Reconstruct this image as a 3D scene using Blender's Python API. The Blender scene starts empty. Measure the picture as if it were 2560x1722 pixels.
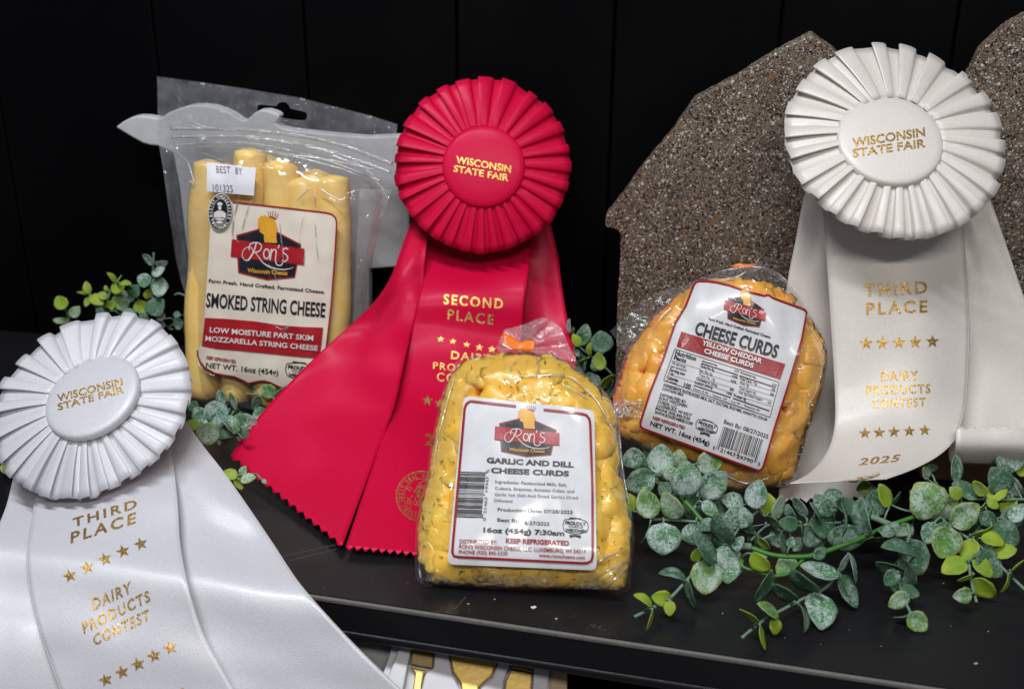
import bpy, bmesh, math, random
from mathutils import Vector, Matrix, noise, geometry
from mathutils.bvhtree import BVHTree
random.seed(7)
# ------------------------------------------------------------------ camera
FPX, CX, CY = 2855.0, 1280.0, 861.0        # focal length and centre in photo pixels
CAMH = 0.37
def cam_axes(p, y, r):
    p, y, r = map(math.radians, (p, y, r))
    fw = Vector((-math.sin(y)*math.cos(p), math.cos(y)*math.cos(p), -math.sin(p)))
    rt = Vector((math.cos(y), math.sin(y), 0)); up = rt.cross(fw)
    return math.cos(r)*rt+math.sin(r)*up, -math.sin(r)*rt+math.cos(r)*up, fw
CR, CU, CF = cam_axes(22, 11, 0.3)
CC = Vector((0, 0, CAMH))
scene = bpy.context.scene
cd = bpy.data.cameras.new('camera'); co = bpy.data.objects.new('camera', cd)
scene.collection.objects.link(co); scene.camera = co
cd.sensor_width = 36; cd.lens = 36*FPX/2560; cd.clip_start = 0.01; cd.clip_end = 50
co.matrix_world = Matrix(((CR.x, CU.x, -CF.x, CC.x), (CR.y, CU.y, -CF.y, CC.y), (CR.z, CU.z, -CF.z, CC.z), (0, 0, 0, 1)))
cd.dof.use_dof = True; cd.dof.focus_distance = 0.70; cd.dof.aperture_fstop = 9
# ------------------------------------------------------------------ world and lamps
w = bpy.data.worlds.new('World'); scene.world = w; w.use_nodes = True
bg = w.node_tree.nodes['Background']; bg.inputs[0].default_value = (0.80, 0.86, 1.0, 1); bg.inputs[1].default_value = 0.10
def area(name, loc, target, sx, sy, power, col):
    l = bpy.data.lights.new(name, 'AREA'); l.shape = 'RECTANGLE'; l.size = sx; l.size_y = sy
    l.energy = power; l.color = col
    o = bpy.data.objects.new(name, l); scene.collection.objects.link(o)
    o.location = loc; o.rotation_euler = (Vector(target)-Vector(loc)).to_track_quat('-Z', 'Y').to_euler()
    return o
area('ceiling_tube_light', (-0.32, 0.16, 1.25), (-0.2, 0.62, 0.0), 0.8, 0.07, 12, (0.93, 0.96, 1.0))
area('aisle_tube_light', (0.35, -0.9, 1.5), (0.0, 0.6, 0.0), 1.2, 0.10, 12.5, (1.0, 0.95, 0.88))
scene.view_settings.view_transform = 'Standard'; scene.view_settings.look = 'None'
scene.view_settings.exposure = 0.18; scene.view_settings.gamma = 1.0
scene.render.engine = 'CYCLES'
cy = scene.cycles
cy.max_bounces = 12; cy.transparent_max_bounces = 24; cy.use_denoising = True
cy.caustics_reflective = False; cy.caustics_refractive = False; cy.sample_clamp_indirect = 4
# ------------------------------------------------------------------ photo pixels to points of the place
CROPS = dict(A=(260,150,1.742), L=(0,720,1.5647), R=(560,150,1.235), D=(1020,780,2.178), Y=(1500,620,2.45),
    W=(1880,40,1.2853), G=(1500,1050,2.199), B=(700,1350,2.7105), A2=(480,480,3.135), E=(0,560,4.856),
    D2=(1120,960,3.2675), Y2=(1580,680,3.0152), W2=(2050,640,2.6133), L2=(100,850,1.798), M=(400,900,4.355),
    N=(1400,780,5.6), F=(0,0,0.91055), R2=(960,180,3.266), S=(1020,700,3.92), Se=(960,1150,6.27),
    P=(280,180,3.15), L3=(0,760,3.266), Gr=(1500,30,2.34), G2=(2100,1050,3.4848), W3=(1960,80,2.9034), src=(0,0,1.0))
def px(c, x, y):
    a, b, s = CROPS[c]; return (a+x/s, b+y/s)
def pl(c, pts): return [px(c, *p) for p in pts]
def ray(x, y): return CF + CR*((x-CX)/FPX) - CU*((y-CY)/FPX)
def unp(x, y, d): return CC + ray(x, y)*d
def dplane(x, y, p0, n):
    r = ray(x, y); return n.dot(p0-CC)/n.dot(r)
def dshelf(x, y, h=0.0):
    r = ray(x, y)
    return (h-CAMH)/r.z if r.z < -1e-4 else 99
YW = 0.84                                   # front face of the back wall
def dwall(x, y, off=0.0): return (YW-off)/ray(x, y).y
def to_px(P):
    v = P-CC; z = v.dot(CF); return CX+FPX*v.dot(CR)/z, CY-FPX*v.dot(CU)/z
# ------------------------------------------------------------------ materials
def new_mat(name):
    m = bpy.data.materials.new(name); m.use_nodes = True
    nt = m.node_tree; nt.nodes.clear()
    return m, nt
class NB:
    def __init__(s, nt): s.nt = nt
    def n(s, t, **kw):
        nd = s.nt.nodes.new(t)
        for k, v in kw.items():
            if k.startswith('i_'):
                key = k[2:]
                nd.inputs[int(key) if key.isdigit() else key.replace('_', ' ')].default_value = v
            else: setattr(nd, k, v)
        return nd
    def l(s, a, b): s.nt.links.new(a, b)
    def ramp(s, fac, stops, interp='LINEAR'):
        r = s.n('ShaderNodeValToRGB'); r.color_ramp.interpolation = interp
        e = r.color_ramp.elements
        while len(e) < len(stops): e.new(0.5)
        for el, (p, c) in zip(e, stops):
            el.position = p; el.color = (c if len(c) == 4 else (*c, 1)) if hasattr(c, '__len__') else (c, c, c, 1)
        s.l(fac, r.inputs[0]); return r.outputs[0]
    def mix(s, fac, a, b):
        m = s.n('ShaderNodeMix', data_type='RGBA')
        if isinstance(fac, float): m.inputs[0].default_value = fac
        else: s.l(fac, m.inputs[0])
        for v, i in ((a, 6), (b, 7)):
            if hasattr(v, '__len__'): m.inputs[i].default_value = (*v[:3], 1)
            else: s.l(v, m.inputs[i])
        return m.outputs[2]
    def noise(s, scale, detail=4, rough=.55, vec=None, dist=0.0):
        t = s.n('ShaderNodeTexNoise'); t.inputs['Scale'].default_value = scale; t.inputs['Detail'].default_value = detail
        t.inputs['Roughness'].default_value = rough; t.inputs['Distortion'].default_value = dist
        s.l(vec if vec else s.pos(), t.inputs['Vector']); return t.outputs[0]
    def pos(s):
        if not hasattr(s, '_p'): s._p = s.n('ShaderNodeTexCoord').outputs['Object']
        return s._p
    def uv(s):
        return s.n('ShaderNodeTexCoord').outputs['UV']
    def scaled(s, vec, sc):
        m = s.n('ShaderNodeMapping'); m.inputs['Scale'].default_value = sc; s.l(vec, m.inputs[0]); return m.outputs[0]
    def math(s, op, a, b=None):
        m = s.n('ShaderNodeMath', operation=op)
        for v, i in ((a, 0), (b, 1)):
            if v is None: continue
            if isinstance(v, (int, float)): m.inputs[i].default_value = v
            else: s.l(v, m.inputs[i])
        return m.outputs[0]
    def bump(s, h, strength, dist, normal=None):
        b = s.n('ShaderNodeBump'); b.inputs['Strength'].default_value = strength; b.inputs['Distance'].default_value = dist
        s.l(h, b.inputs['Height'])
        if normal: s.l(normal, b.inputs['Normal'])
        return b.outputs[0]
    def principled(s, out=True, **kw):
        p = s.n('ShaderNodeBsdfPrincipled')
        for k, v in kw.items():
            key = k.replace('_', ' ')
            if hasattr(v, 'is_linked') or isinstance(v, bpy.types.NodeSocket): s.l(v, p.inputs[key])
            elif hasattr(v, '__len__') and len(v) == 3: p.inputs[key].default_value = (*v, 1) if ('Color' in key or 'Tint' in key) else v
            else: p.inputs[key].default_value = v
        if out:
            o = s.n('ShaderNodeOutputMaterial'); s.l(p.outputs[0], o.inputs[0])
        return p
def satin(name, col, sheen_col, rough=.40, aniso=.75, weave=0.5, ior=1.9, sw=.2, coat=.30, hem=False):
    m, nt = new_mat(name); b = NB(nt)
    uv = b.uv()
    wv = b.n('ShaderNodeTexWave', wave_type='BANDS', bands_direction='DIAGONAL'); wv.inputs['Scale'].default_value = 1.0
    b.l(b.scaled(uv, (900, 900, 1)), wv.inputs[0])
    nz = b.noise(1400, 2)
    fold = b.noise(22, 3)
    h = b.math('ADD', b.math('MULTIPLY', nz, .8), b.math('MULTIPLY', wv.outputs[1], .2))
    n1 = b.bump(fold, .35, .002)
    n2 = b.bump(h, weave, .0004, n1)
    c = b.mix(b.ramp(b.noise(1500, 2), [(.3, 0), (.7, 1)]), tuple(x*.84 for x in col), col)
    if hem:                                    # the woven selvedge line near the rim of every pleat
        sx = b.n('ShaderNodeSeparateXYZ'); b.l(uv, sx.inputs[0])
        c = b.mix(b.ramp(sx.outputs[0], [(.0545, 0), (.0552, 1), (.0562, 1), (.0569, 0)]), c, tuple(x*.72 for x in col))
    tg = b.n('ShaderNodeTangent', direction_type='UV_MAP')
    p = b.principled(Base_Color=c, Roughness=rough, IOR=ior, Anisotropic=aniso, Coat_Weight=coat, Coat_Roughness=.26, Normal=n2, Specular_IOR_Level=.5,
                     Sheen_Weight=sw, Sheen_Roughness=.4, Sheen_Tint=sheen_col, Specular_Tint=sheen_col)
    b.l(tg.outputs[0], p.inputs['Tangent'])
    return m
def plain(name, col, rough=.5, spec=.5, metal=0., bump=0., bscale=300, coat=0.):
    m, nt = new_mat(name); b = NB(nt)
    v = b.noise(bscale*.3, 3)
    c = b.mix(b.ramp(v, [(.3, 0), (.75, 1)]), tuple(x*.88 for x in col), col)
    kw = {}
    if bump: kw['Normal'] = b.bump(b.noise(bscale, 3), bump, .0006)
    b.principled(Base_Color=c, Roughness=rough, Specular_IOR_Level=spec, Metallic=metal, Coat_Weight=coat, Coat_Roughness=.12, **kw)
    return m
def gold_foil(name, cold=False):
    m, nt = new_mat(name); b = NB(nt)
    cr = b.noise(900, 3, .7)
    c = b.mix(b.ramp(b.noise(700, 2), [(.35, 0), (.65, 1)]), (.50, .27, .055), (.86, .58, .19))
    b.principled(Base_Color=c, Metallic=.85, Roughness=.33, Normal=b.bump(cr, .6, .0006))
    return m
def film_mat(name, haze=.05, tint=(1, 1, 1), gloss=.5, wr=.5, haze_col=(.75, .77, .8), scale=1.0, edge_haze=0.0):
    m, nt = new_mat(name); b = NB(nt)
    pos = b.pos()
    n1 = b.n('ShaderNodeTexVoronoi', feature='DISTANCE_TO_EDGE'); n1.inputs['Scale'].default_value = 26*scale
    wvec = b.n('ShaderNodeVectorMath', operation='ADD'); b.l(pos, wvec.inputs[0])
    nn = b.n('ShaderNodeTexNoise'); nn.inputs['Scale'].default_value = 30*scale; b.l(pos, nn.inputs[0])
    sc = b.n('ShaderNodeVectorMath', operation='SCALE'); sc.inputs['Scale'].default_value = .05; b.l(nn.outputs[1], sc.inputs[0])
    b.l(sc.outputs[0], wvec.inputs[1]); b.l(wvec.outputs[0], n1.inputs['Vector'])
    crease = b.ramp(n1.outputs[0], [(0, 1), (.12, .15), (.5, 0)])
    big = b.noise(55*scale, 3, .5, dist=.8)
    h = b.math('ADD', b.math('MULTIPLY', crease, .5), big)
    nor = b.bump(h, wr, .004)
    tr = b.n('ShaderNodeBsdfTransparent'); tr.inputs[0].default_value = (*tint, 1)
    df = b.n('ShaderNodeBsdfDiffuse'); df.inputs[0].default_value = (*haze_col, 1)
    gl = b.n('ShaderNodeBsdfGlossy'); gl.inputs['Roughness'].default_value = .10; b.l(nor, gl.inputs['Normal'])
    gl.inputs[0].default_value = (.95, .97, 1, 1)
    fr = b.n('ShaderNodeFresnel'); fr.inputs[0].default_value = 1.5; b.l(b.bump(h, wr*.35, .004), fr.inputs['Normal'])
    hz = b.math('MULTIPLY', b.ramp(b.noise(60, 5, .65), [(.35, .35), (.7, 1)]), haze)
    if edge_haze:
        lw = b.n('ShaderNodeLayerWeight'); lw.inputs[0].default_value = .35
        hz = b.math('ADD', hz, b.math('MULTIPLY', b.math('POWER', lw.outputs[1], 2.0), edge_haze))
    mx = b.n('ShaderNodeMixShader'); b.l(hz, mx.inputs[0]); b.l(tr.outputs[0], mx.inputs[1]); b.l(df.outputs[0], mx.inputs[2])
    f2 = b.math('MINIMUM', b.math('MULTIPLY', fr.outputs[0], gloss*2), .24 if gloss < .6 else .55)
    m2 = b.n('ShaderNodeMixShader'); b.l(f2, m2.inputs[0]); b.l(mx.outputs[0], m2.inputs[1]); b.l(gl.outputs[0], m2.inputs[2])
    o = b.n('ShaderNodeOutputMaterial'); b.l(m2.outputs[0], o.inputs[0])
    return m
def cheese_mat(name, c1, c2, c3, rough=.35, sss=.25):
    m, nt = new_mat(name); b = NB(nt)
    oi = b.n('ShaderNodeObjectInfo')
    c = b.mix(b.ramp(b.noise(70, 4), [(.35, 0), (.65, 1)]), c1, c2)
    c = b.mix(b.ramp(b.noise(45, 3, dist=1.0), [(.58, 0), (.76, .8)]), c, c3)
    c = b.mix(b.math('MULTIPLY', oi.outputs['Random'], .35), c, c3)
    p = b.principled(Base_Color=c, Roughness=rough, Specular_IOR_Level=.5, Subsurface_Weight=sss, Subsurface_Scale=.006,
        Normal=b.bump(b.noise(160, 4), .35, .0015))
    p.inputs['Subsurface Radius'].default_value = (1, .5, .15)
    return m
def leaf_mat(name, base, light, powder, amount, rim):
    m, nt = new_mat(name); b = NB(nt)
    uv = b.uv()
    sx = b.n('ShaderNodeSeparateXYZ'); b.l(uv, sx.inputs[0])
    oi = b.n('ShaderNodeObjectInfo')
    cen = b.math('ABSOLUTE', b.math('SUBTRACT', sx.outputs[0], .5))
    green = b.mix(b.ramp(b.noise(90, 3), [(.35, 0), (.7, 1)]), base, light)
    off = b.n('ShaderNodeVectorMath', operation='ADD'); b.l(b.pos(), off.inputs[0]); b.l(oi.outputs['Random'], off.inputs[1])
    scr = b.n('ShaderNodeTexNoise'); scr.inputs['Scale'].default_value = 420; scr.inputs['Detail'].default_value = 5
    scr.inputs['Roughness'].default_value = .75; scr.inputs['Distortion'].default_value = 1.5
    b.l(off.outputs[0], scr.inputs[0])
    patch = b.noise(75, 3, .6, vec=off.outputs[0])
    f = b.math('ADD', scr.outputs[0], b.math('MULTIPLY', b.math('SUBTRACT', patch, .5), .7))
    pw = b.ramp(f, [(.60-amount*.22, 0), (.72-amount*.16, 1)])
    c = b.mix(b.math('MULTIPLY', pw, .9), green, powder)
    r = b.ramp(cen, [(.40, 0), (.49, 1)])
    tipf = b.ramp(sx.outputs[1], [(.80, 0), (.98, 1)])
    r2 = b.math('MAXIMUM', r, tipf)
    c = b.mix(b.math('MULTIPLY', r2, .75), c, rim)
    vein = b.ramp(cen, [(0, 1), (.03, 0)])
    c = b.mix(b.math('MULTIPLY', vein, .35), c, light)
    p = b.principled(out=False, Base_Color=c, Roughness=.5, Specular_IOR_Level=.35, Normal=b.bump(f, .5, .0008))
    t = b.n('ShaderNodeBsdfTranslucent'); b.l(c, t.inputs[0])
    mx = b.n('ShaderNodeMixShader'); mx.inputs[0].default_value = .18; b.l(p.outputs[0], mx.inputs[1]); b.l(t.outputs[0], mx.inputs[2])
    o = b.n('ShaderNodeOutputMaterial'); b.l(mx.outputs[0], o.inputs[0])
    return m
def black_paint(name, col=(.006, .006, .0075), rough=.42, wear=0.0, spec=.4):
    m, nt = new_mat(name); b = NB(nt)
    sm = b.noise(9, 4)
    sp = b.ramp(b.noise(240, 2, .4), [(.80, 0), (.83, 1)])
    sc = b.ramp(b.noise(30, 6, .7, vec=b.scaled(b.pos(), (1, 14, 6))), [(.70, 0), (.78, 1)])
    f = b.math('MULTIPLY', b.math('MAXIMUM', sp, b.math('MULTIPLY', sc, .35)), wear)
    c = b.mix(f, col, (.16, .16, .17))
    rg = b.ramp(sm, [(.3, (rough-.08,)*3), (.7, (rough+.10,)*3)])
    b.principled(Base_Color=c, Roughness=rg, Specular_IOR_Level=spec, Normal=b.bump(b.noise(500, 3), .12, .0004))
    return m
def granite_mat():
    m, nt = new_mat('speckled_quartz'); b = NB(nt)
    base = b.mix(b.ramp(b.noise(60, 5), [(.35, 0), (.65, 1)]), (.075, .048, .035), (.17, .12, .08))
    base = b.mix(b.ramp(b.noise(35, 2), [(.5, 0), (.7, .6)]), base, (.12, .06, .05))
    def specks(scale, thr, jit):
        v = b.n('ShaderNodeTexVoronoi'); v.inputs['Scale'].default_value = scale; v.inputs['Randomness'].default_value = 1
        nn = b.n('ShaderNodeTexNoise'); nn.inputs['Scale'].default_value = scale*2.2; b.l(b.pos(), nn.inputs[0])
        s = b.n('ShaderNodeVectorMath', operation='SCALE'); s.inputs['Scale'].default_value = .9/scale; b.l(nn.outputs[1], s.inputs[0])
        a = b.n('ShaderNodeVectorMath', operation='ADD'); b.l(b.pos(), a.inputs[0]); b.l(s.outputs[0], a.inputs[1])
        b.l(a.outputs[0], v.inputs['Vector'])
        sr = b.n('ShaderNodeSeparateColor'); b.l(v.outputs['Color'], sr.inputs[0])
        sel = b.ramp(sr.outputs[0], [(thr, 0), (thr+.02, 1)])
        dd = b.ramp(v.outputs[0], [(jit, 1), (jit+.08, 0)])
        return b.math('MULTIPLY', sel, dd), sr.outputs[1]
    for scale, thr, col, j in ((1200, .55, (.30, .24, .17), .45), (1700, .62, (.42, .38, .33), .40), (900, .74, (.012, .012, .012), .5),
                            (520, .86, (.014, .012, .012), .42), (700, .82, (.60, .57, .52), .38), (430, .92, (.66, .65, .62), .36), (260, .96, (.26, .13, .05), .45)):
        f, g = specks(scale, thr, j)
        base = b.mix(f, base, col)
    b.principled(Base_Color=base, Roughness=.28, Specular_IOR_Level=.5)
    return m
M = {}
M['white_satin'] = satin('white_satin', (.70, .70, .75), (1, 1, 1))
M['ivory_satin'] = satin('ivory_satin', (.77, .715, .665), (1, .98, .95))
M['red_satin'] = satin('red_satin', (.66, .003, .048), (1, .12, .28), rough=.42, ior=1.6, sw=.10, coat=.10)
M['white_satin_hem'] = satin('white_satin_pleats', (.70, .70, .75), (1, 1, 1), hem=True)
M['ivory_satin_hem'] = satin('ivory_satin_pleats', (.77, .715, .665), (1, .98, .95), hem=True)
M['red_satin_hem'] = satin('red_satin_pleats', (.66, .003, .048), (1, .12, .28), rough=.42, ior=1.6, sw=.10, coat=.10, hem=True)
M['gold'] = gold_foil('gold_foil')
M['dill_film'] = film_mat('clear_plastic_film', haze=.015, gloss=.36, wr=.6, edge_haze=.15)
M['yellow_film'] = film_mat('clear_plastic_film_fogged', haze=.05, gloss=.32, wr=.45, edge_haze=.18)
M['neck_film'] = film_mat('gathered_plastic_film', haze=.16, gloss=.8, wr=1.0, scale=1.6, edge_haze=.2)
M['pouch_film'] = film_mat('vacuum_pouch_film', haze=.04, gloss=.40, wr=.5, scale=.7, edge_haze=.1)
M['pouch_back'] = film_mat('pouch_back_film', haze=.16, gloss=.2, wr=.3, scale=.7, haze_col=(.45, .46, .50))
M['zip'] = film_mat('zip_ridge_film', haze=.30, gloss=1.0, wr=.6, scale=1.0)
M['label'] = plain('label_paper', (.76, .77, .80), rough=.22, spec=.5, coat=.5)
M['label_cream'] = plain('printed_cream_film', (.84, .76, .65), rough=.22, spec=.5, coat=.5, bump=.1, bscale=60)
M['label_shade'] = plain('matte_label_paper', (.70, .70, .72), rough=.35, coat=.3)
M['sticker'] = plain('sticker_paper', (.76, .76, .82), rough=.6)
M['ink'] = plain('black_ink', (.012, .014, .020), rough=.35, coat=.3)
M['ink_grey'] = plain('grey_ink', (.13, .13, .17), rough=.5)
M['ink_red'] = plain('red_ink', (.34, .012, .02), rough=.35, coat=.3)
M['ink_gold'] = plain('golden_ink', (.80, .40, .03), rough=.35, coat=.3)
M['ink_white'] = plain('white_ink', (.80, .78, .75), rough=.35, coat=.3)
M['curd_dill'] = cheese_mat('pale_yellow_cheese', (.96, .54, .045), (.97, .64, .11), (.90, .40, .02))
M['curd_yellow'] = cheese_mat('orange_cheddar', (.92, .40, .03), (.95, .52, .07), (.72, .24, .012))
M['mass_dill'] = cheese_mat('packed_yellow_cheese', (.50, .19, .015), (.60, .25, .02), (.36, .11, .008))  # darkened base colour puts shade into the gaps between dill curds
M['mass_yellow'] = cheese_mat('packed_orange_cheese', (.52, .15, .008), (.60, .20, .012), (.38, .09, .006))  # same for the cheddar curds: gap shade held in the colour
M['string'] = cheese_mat('smoked_string_cheese', (.88, .60, .18), (.92, .69, .27), (.80, .49, .12), rough=.3)
M['dill'] = plain('dried_dill', (.045, .05, .014), rough=.7)
M['leafp'] = leaf_mat('powdery_leaf', (.04, .16, .08), (.09, .28, .09), (.60, .71, .69), .80, (.22, .33, .22))
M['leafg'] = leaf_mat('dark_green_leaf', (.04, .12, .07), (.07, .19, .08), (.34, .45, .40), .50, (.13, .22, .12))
M['leafy'] = leaf_mat('yellow_green_leaf', (.22, .38, .03), (.42, .54, .04), (.42, .50, .30), .15, (.35, .45, .06))
M['leafm'] = leaf_mat('mottled_leaf', (.07, .21, .06), (.18, .38, .05), (.55, .66, .58), .85, (.34, .45, .08))
M['stem'] = plain('green_plastic_stem', (.06, .22, .03), rough=.4)
M['stemp'] = plain('powdery_stem', (.17, .27, .19), rough=.7, bump=.6, bscale=900)
M['orange'] = plain('orange_tape', (.95, .22, .01), rough=.4)
M['wall'] = black_paint('black_wall_paint', (.0007, .0007, .0012), .50, .01, .10)
M['shelf'] = black_paint('black_shelf_laminate', (.0095, .0095, .0115), .32, .8)
M['edge'] = plain('worn_shelf_edge', (.16, .15, .14), rough=.6, bump=.8, bscale=500)
M['marble'] = plain('white_marble', (.62, .63, .66), rough=.35, spec=.4)
M['granite'] = granite_mat()
M['wood'] = plain('warm_wood', (.36, .20, .09), rough=.55, bump=.3)
M['palewood'] = plain('pale_wood', (.52, .38, .25), rough=.6, bump=.3)
M['tray'] = plain('white_plastic_tray', (.66, .66, .70), rough=.3)
M['steelgold'] = plain('brushed_gold_metal', (.80, .56, .17), rough=.42, metal=.6, bump=.2)
M['darkgold'] = plain('dark_gold_metal', (.34, .24, .10), rough=.4, metal=.6)
M['greycard'] = plain('grey_card', (.38, .38, .41), rough=.6)
# ------------------------------------------------------------------ object helpers
COL = scene.collection
def thing(name, label, cat, O, group=None):
    o = bpy.data.objects.new(name, None); COL.objects.link(o); o.location = O; o.empty_display_size = .02
    o['label'] = label; o['category'] = cat
    if group: o['group'] = group
    return o
def origin(parent):
    if parent is None: return Vector((0, 0, 0))
    v = Vector(parent.location); p = parent.parent
    while p: v += p.location; p = p.parent
    return v
def mesh_obj(name, V, Fc, mats, parent=None, smooth=True, uvs=None, fmat=None, loc=None, kind=None, label=None, cat=None):
    O = origin(parent) + (Vector(loc) if loc else Vector((0, 0, 0)))
    me = bpy.data.meshes.new(name)
    me.from_pydata([tuple(Vector(v)-O) for v in V], [], Fc)
    if not isinstance(mats, (list, tuple)): mats = [mats]
    for m in mats: me.materials.append(m)
    if fmat:
        for p, k in zip(me.polygons, fmat): p.material_index = k
    if smooth:
        me.polygons.foreach_set('use_smooth', [True]*len(me.polygons))
    if uvs:
        ul = me.uv_layers.new(name='UVMap')
        for lp in me.loops: ul.data[lp.index].uv = uvs[lp.vertex_index]
    me.update()
    o = bpy.data.objects.new(name, me); COL.objects.link(o)
    if loc: o.location = loc
    o.parent = parent
    if kind: o['kind'] = kind
    if label: o['label'] = label
    if cat: o['category'] = cat
    return o
def solidify(o, t, off=0):
    m = o.modifiers.new('thickness', 'SOLIDIFY'); m.thickness = t; m.offset = off; return o
def bevel(o, w_, seg=2):
    m = o.modifiers.new('bevel', 'BEVEL'); m.width = w_; m.segments = seg; m.limit_method = 'ANGLE'; return o
def box_vf(x0, x1, y0, y1, z0, z1):
    V = [(x, y, z) for x in (x0, x1) for y in (y0, y1) for z in (z0, z1)]
    return V, [(0,1,3,2), (4,6,7,5), (0,4,5,1), (2,3,7,6), (0,2,6,4), (1,5,7,3)]
def tube(pts, rad, seg=8, closed_tip=True):
    pts = [Vector(p) for p in pts]; n = len(pts); V = []; Fc = []
    prev = None
    for i, p in enumerate(pts):
        t = (pts[min(i+1, n-1)]-pts[max(i-1, 0)]).normalized()
        if prev is None: a = t.orthogonal().normalized()
        else: a = (prev - t*prev.dot(t)).normalized()
        prev = a; b2 = t.cross(a)
        r = rad[i] if hasattr(rad, '__len__') else rad
        for k in range(seg):
            th = 2*math.pi*k/seg; V.append(p+(a*math.cos(th)+b2*math.sin(th))*r)
    for i in range(n-1):
        for k in range(seg):
            Fc.append((i*seg+k, i*seg+(k+1) % seg, (i+1)*seg+(k+1) % seg, (i+1)*seg+k))
    Fc.append(tuple(range(seg))[::-1]); Fc.append(tuple(range((n-1)*seg, n*seg)))
    return V, Fc
def catmull(P, n):
    """resample a list of tuples with n points along a Catmull-Rom curve"""
    m = len(P)-1; out = []
    for i in range(n):
        t = i/(n-1)*m; k = min(int(t), m-1); u = t-k
        p0 = P[max(k-1, 0)]; p1 = P[k]; p2 = P[k+1]; p3 = P[min(k+2, m)]
        out.append(tuple(.5*((2*b)+(-a+c)*u+(2*a-5*b+4*c-d)*u*u+(-a+3*b-3*c+d)*u**3) for a, b, c, d in zip(p0, p1, p2, p3)))
    return out
def inside(pt, poly):
    x, y = pt; r = False; j = len(poly)-1
    for i in range(len(poly)):
        xi, yi = poly[i]; xj, yj = poly[j]
        if (yi > y) != (yj > y) and x < (xj-xi)*(y-yi)/(yj-yi)+xi: r = not r
        j = i
    return r
def edge_dist(pt, poly):
    best = 1e9; x, y = pt
    for i in range(len(poly)):
        x1, y1 = poly[i-1]; x2, y2 = poly[i]
        dx, dy = x2-x1, y2-y1; L = dx*dx+dy*dy
        t = 0 if L == 0 else max(0, min(1, ((x-x1)*dx+(y-y1)*dy)/L))
        d = (x-x1-t*dx)**2+(y-y1-t*dy)**2
        if d < best: best = d
    return math.sqrt(best)
def densify(poly, step):
    out = []
    for i in range(len(poly)):
        a = poly[i]; b2 = poly[(i+1) % len(poly)]
        k = max(1, int(math.hypot(b2[0]-a[0], b2[1]-a[1])/step))
        for j in range(k): out.append((a[0]+(b2[0]-a[0])*j/k, a[1]+(b2[1]-a[1])*j/k))
    return out
def smooth_closed(P, per=4):
    n = len(P); out = []
    for k in range(n):
        p0, p1, p2, p3 = P[k-1], P[k], P[(k+1) % n], P[(k+2) % n]
        for j in range(per):
            u = j/per
            out.append(tuple(.5*((2*b)+(-a+c)*u+(2*a-5*b+4*c-d)*u*u+(-a+3*b-3*c+d)*u**3) for a, b, c, d in zip(p0, p1, p2, p3)))
    return out
def fill(poly, step, holes=(), jitter=.15):
    """triangulate a polygon in photo pixels with interior points; returns (points, faces)"""
    poly = densify(poly, step); V = [Vector(p) for p in poly]; E = [(i, (i+1) % len(poly)) for i in range(len(poly))]
    hs = []
    for h in holes:
        h = densify(h, step*.7); s = len(V); V += [Vector(p) for p in h]; E += [(s+i, s+(i+1) % len(h)) for i in range(len(h))]; hs.append(h)
    xs = [p[0] for p in poly]; ys = [p[1] for p in poly]
    r = random.Random(3); y = min(ys)+step*.5; row = 0
    while y < max(ys):
        x = min(xs)+step*(.5 if row % 2 else 0)
        while x < max(xs):
            q = (x+r.uniform(-1, 1)*step*jitter, y+r.uniform(-1, 1)*step*jitter)
            if inside(q, poly) and edge_dist(q, poly) > step*.45 and not any(inside(q, h) or edge_dist(q, h) < step*.35 for h in hs): V.append(Vector(q))
            x += step
        y += step*.87; row += 1
    res = geometry.delaunay_2d_cdt(V, E, [], 1 if not holes else 0, 1e-5)
    P = [tuple(v) for v in res[0]]; Fc = [tuple(f) for f in res[2]]
    if holes:
        cen = lambda f: (sum(P[i][0] for i in f)/3, sum(P[i][1] for i in f)/3)
        Fc = [f for f in Fc if inside(cen(f), poly) and not any(inside(cen(f), h) for h in hs)]
    return P, Fc
def sheet(name, poly, step, depth, mat, parent, holes=(), **kw):
    P, Fc = fill(poly, step, holes)
    V = [unp(x, y, depth(x, y)) for x, y in P]
    n = (V[Fc[0][1]]-V[Fc[0][0]]).cross(V[Fc[0][2]]-V[Fc[0][0]])
    if n.dot(CC-V[Fc[0][0]]) < 0: Fc = [f[::-1] for f in Fc]
    uv = [(x/500, -y/500) for x, y in P]
    return mesh_obj(name, V, Fc, mat, parent, uvs=uv, **kw)
def slab(name, poly, step, depth, thick_vec, mat, parent, **kw):
    """closed slab: the outline gets real thickness along thick_vec"""
    P, Fc = fill(poly, step); n = len(P)
    V = [unp(x, y, depth(x, y)) for x, y in P]
    a = V[Fc[0][0]]; nn = (V[Fc[0][1]]-a).cross(V[Fc[0][2]]-a)
    if nn.dot(CC-a) < 0: Fc = [f[::-1] for f in Fc]
    tv = Vector(thick_vec)
    V2 = V+[v+tv for v in V]
    ed = {}
    for f in Fc:
        for i in range(3):
            e = (f[i], f[(i+1) % 3])
            if (e[1], e[0]) in ed: del ed[(e[1], e[0])]
            else: ed[e] = 1
    F2 = Fc+[tuple(i+n for i in f[::-1]) for f in Fc]+[(e[1], e[0], e[0]+n, e[1]+n) for e in ed]
    o = mesh_obj(name, V2, F2, mat, parent, smooth=False, **kw)
    return o
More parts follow.
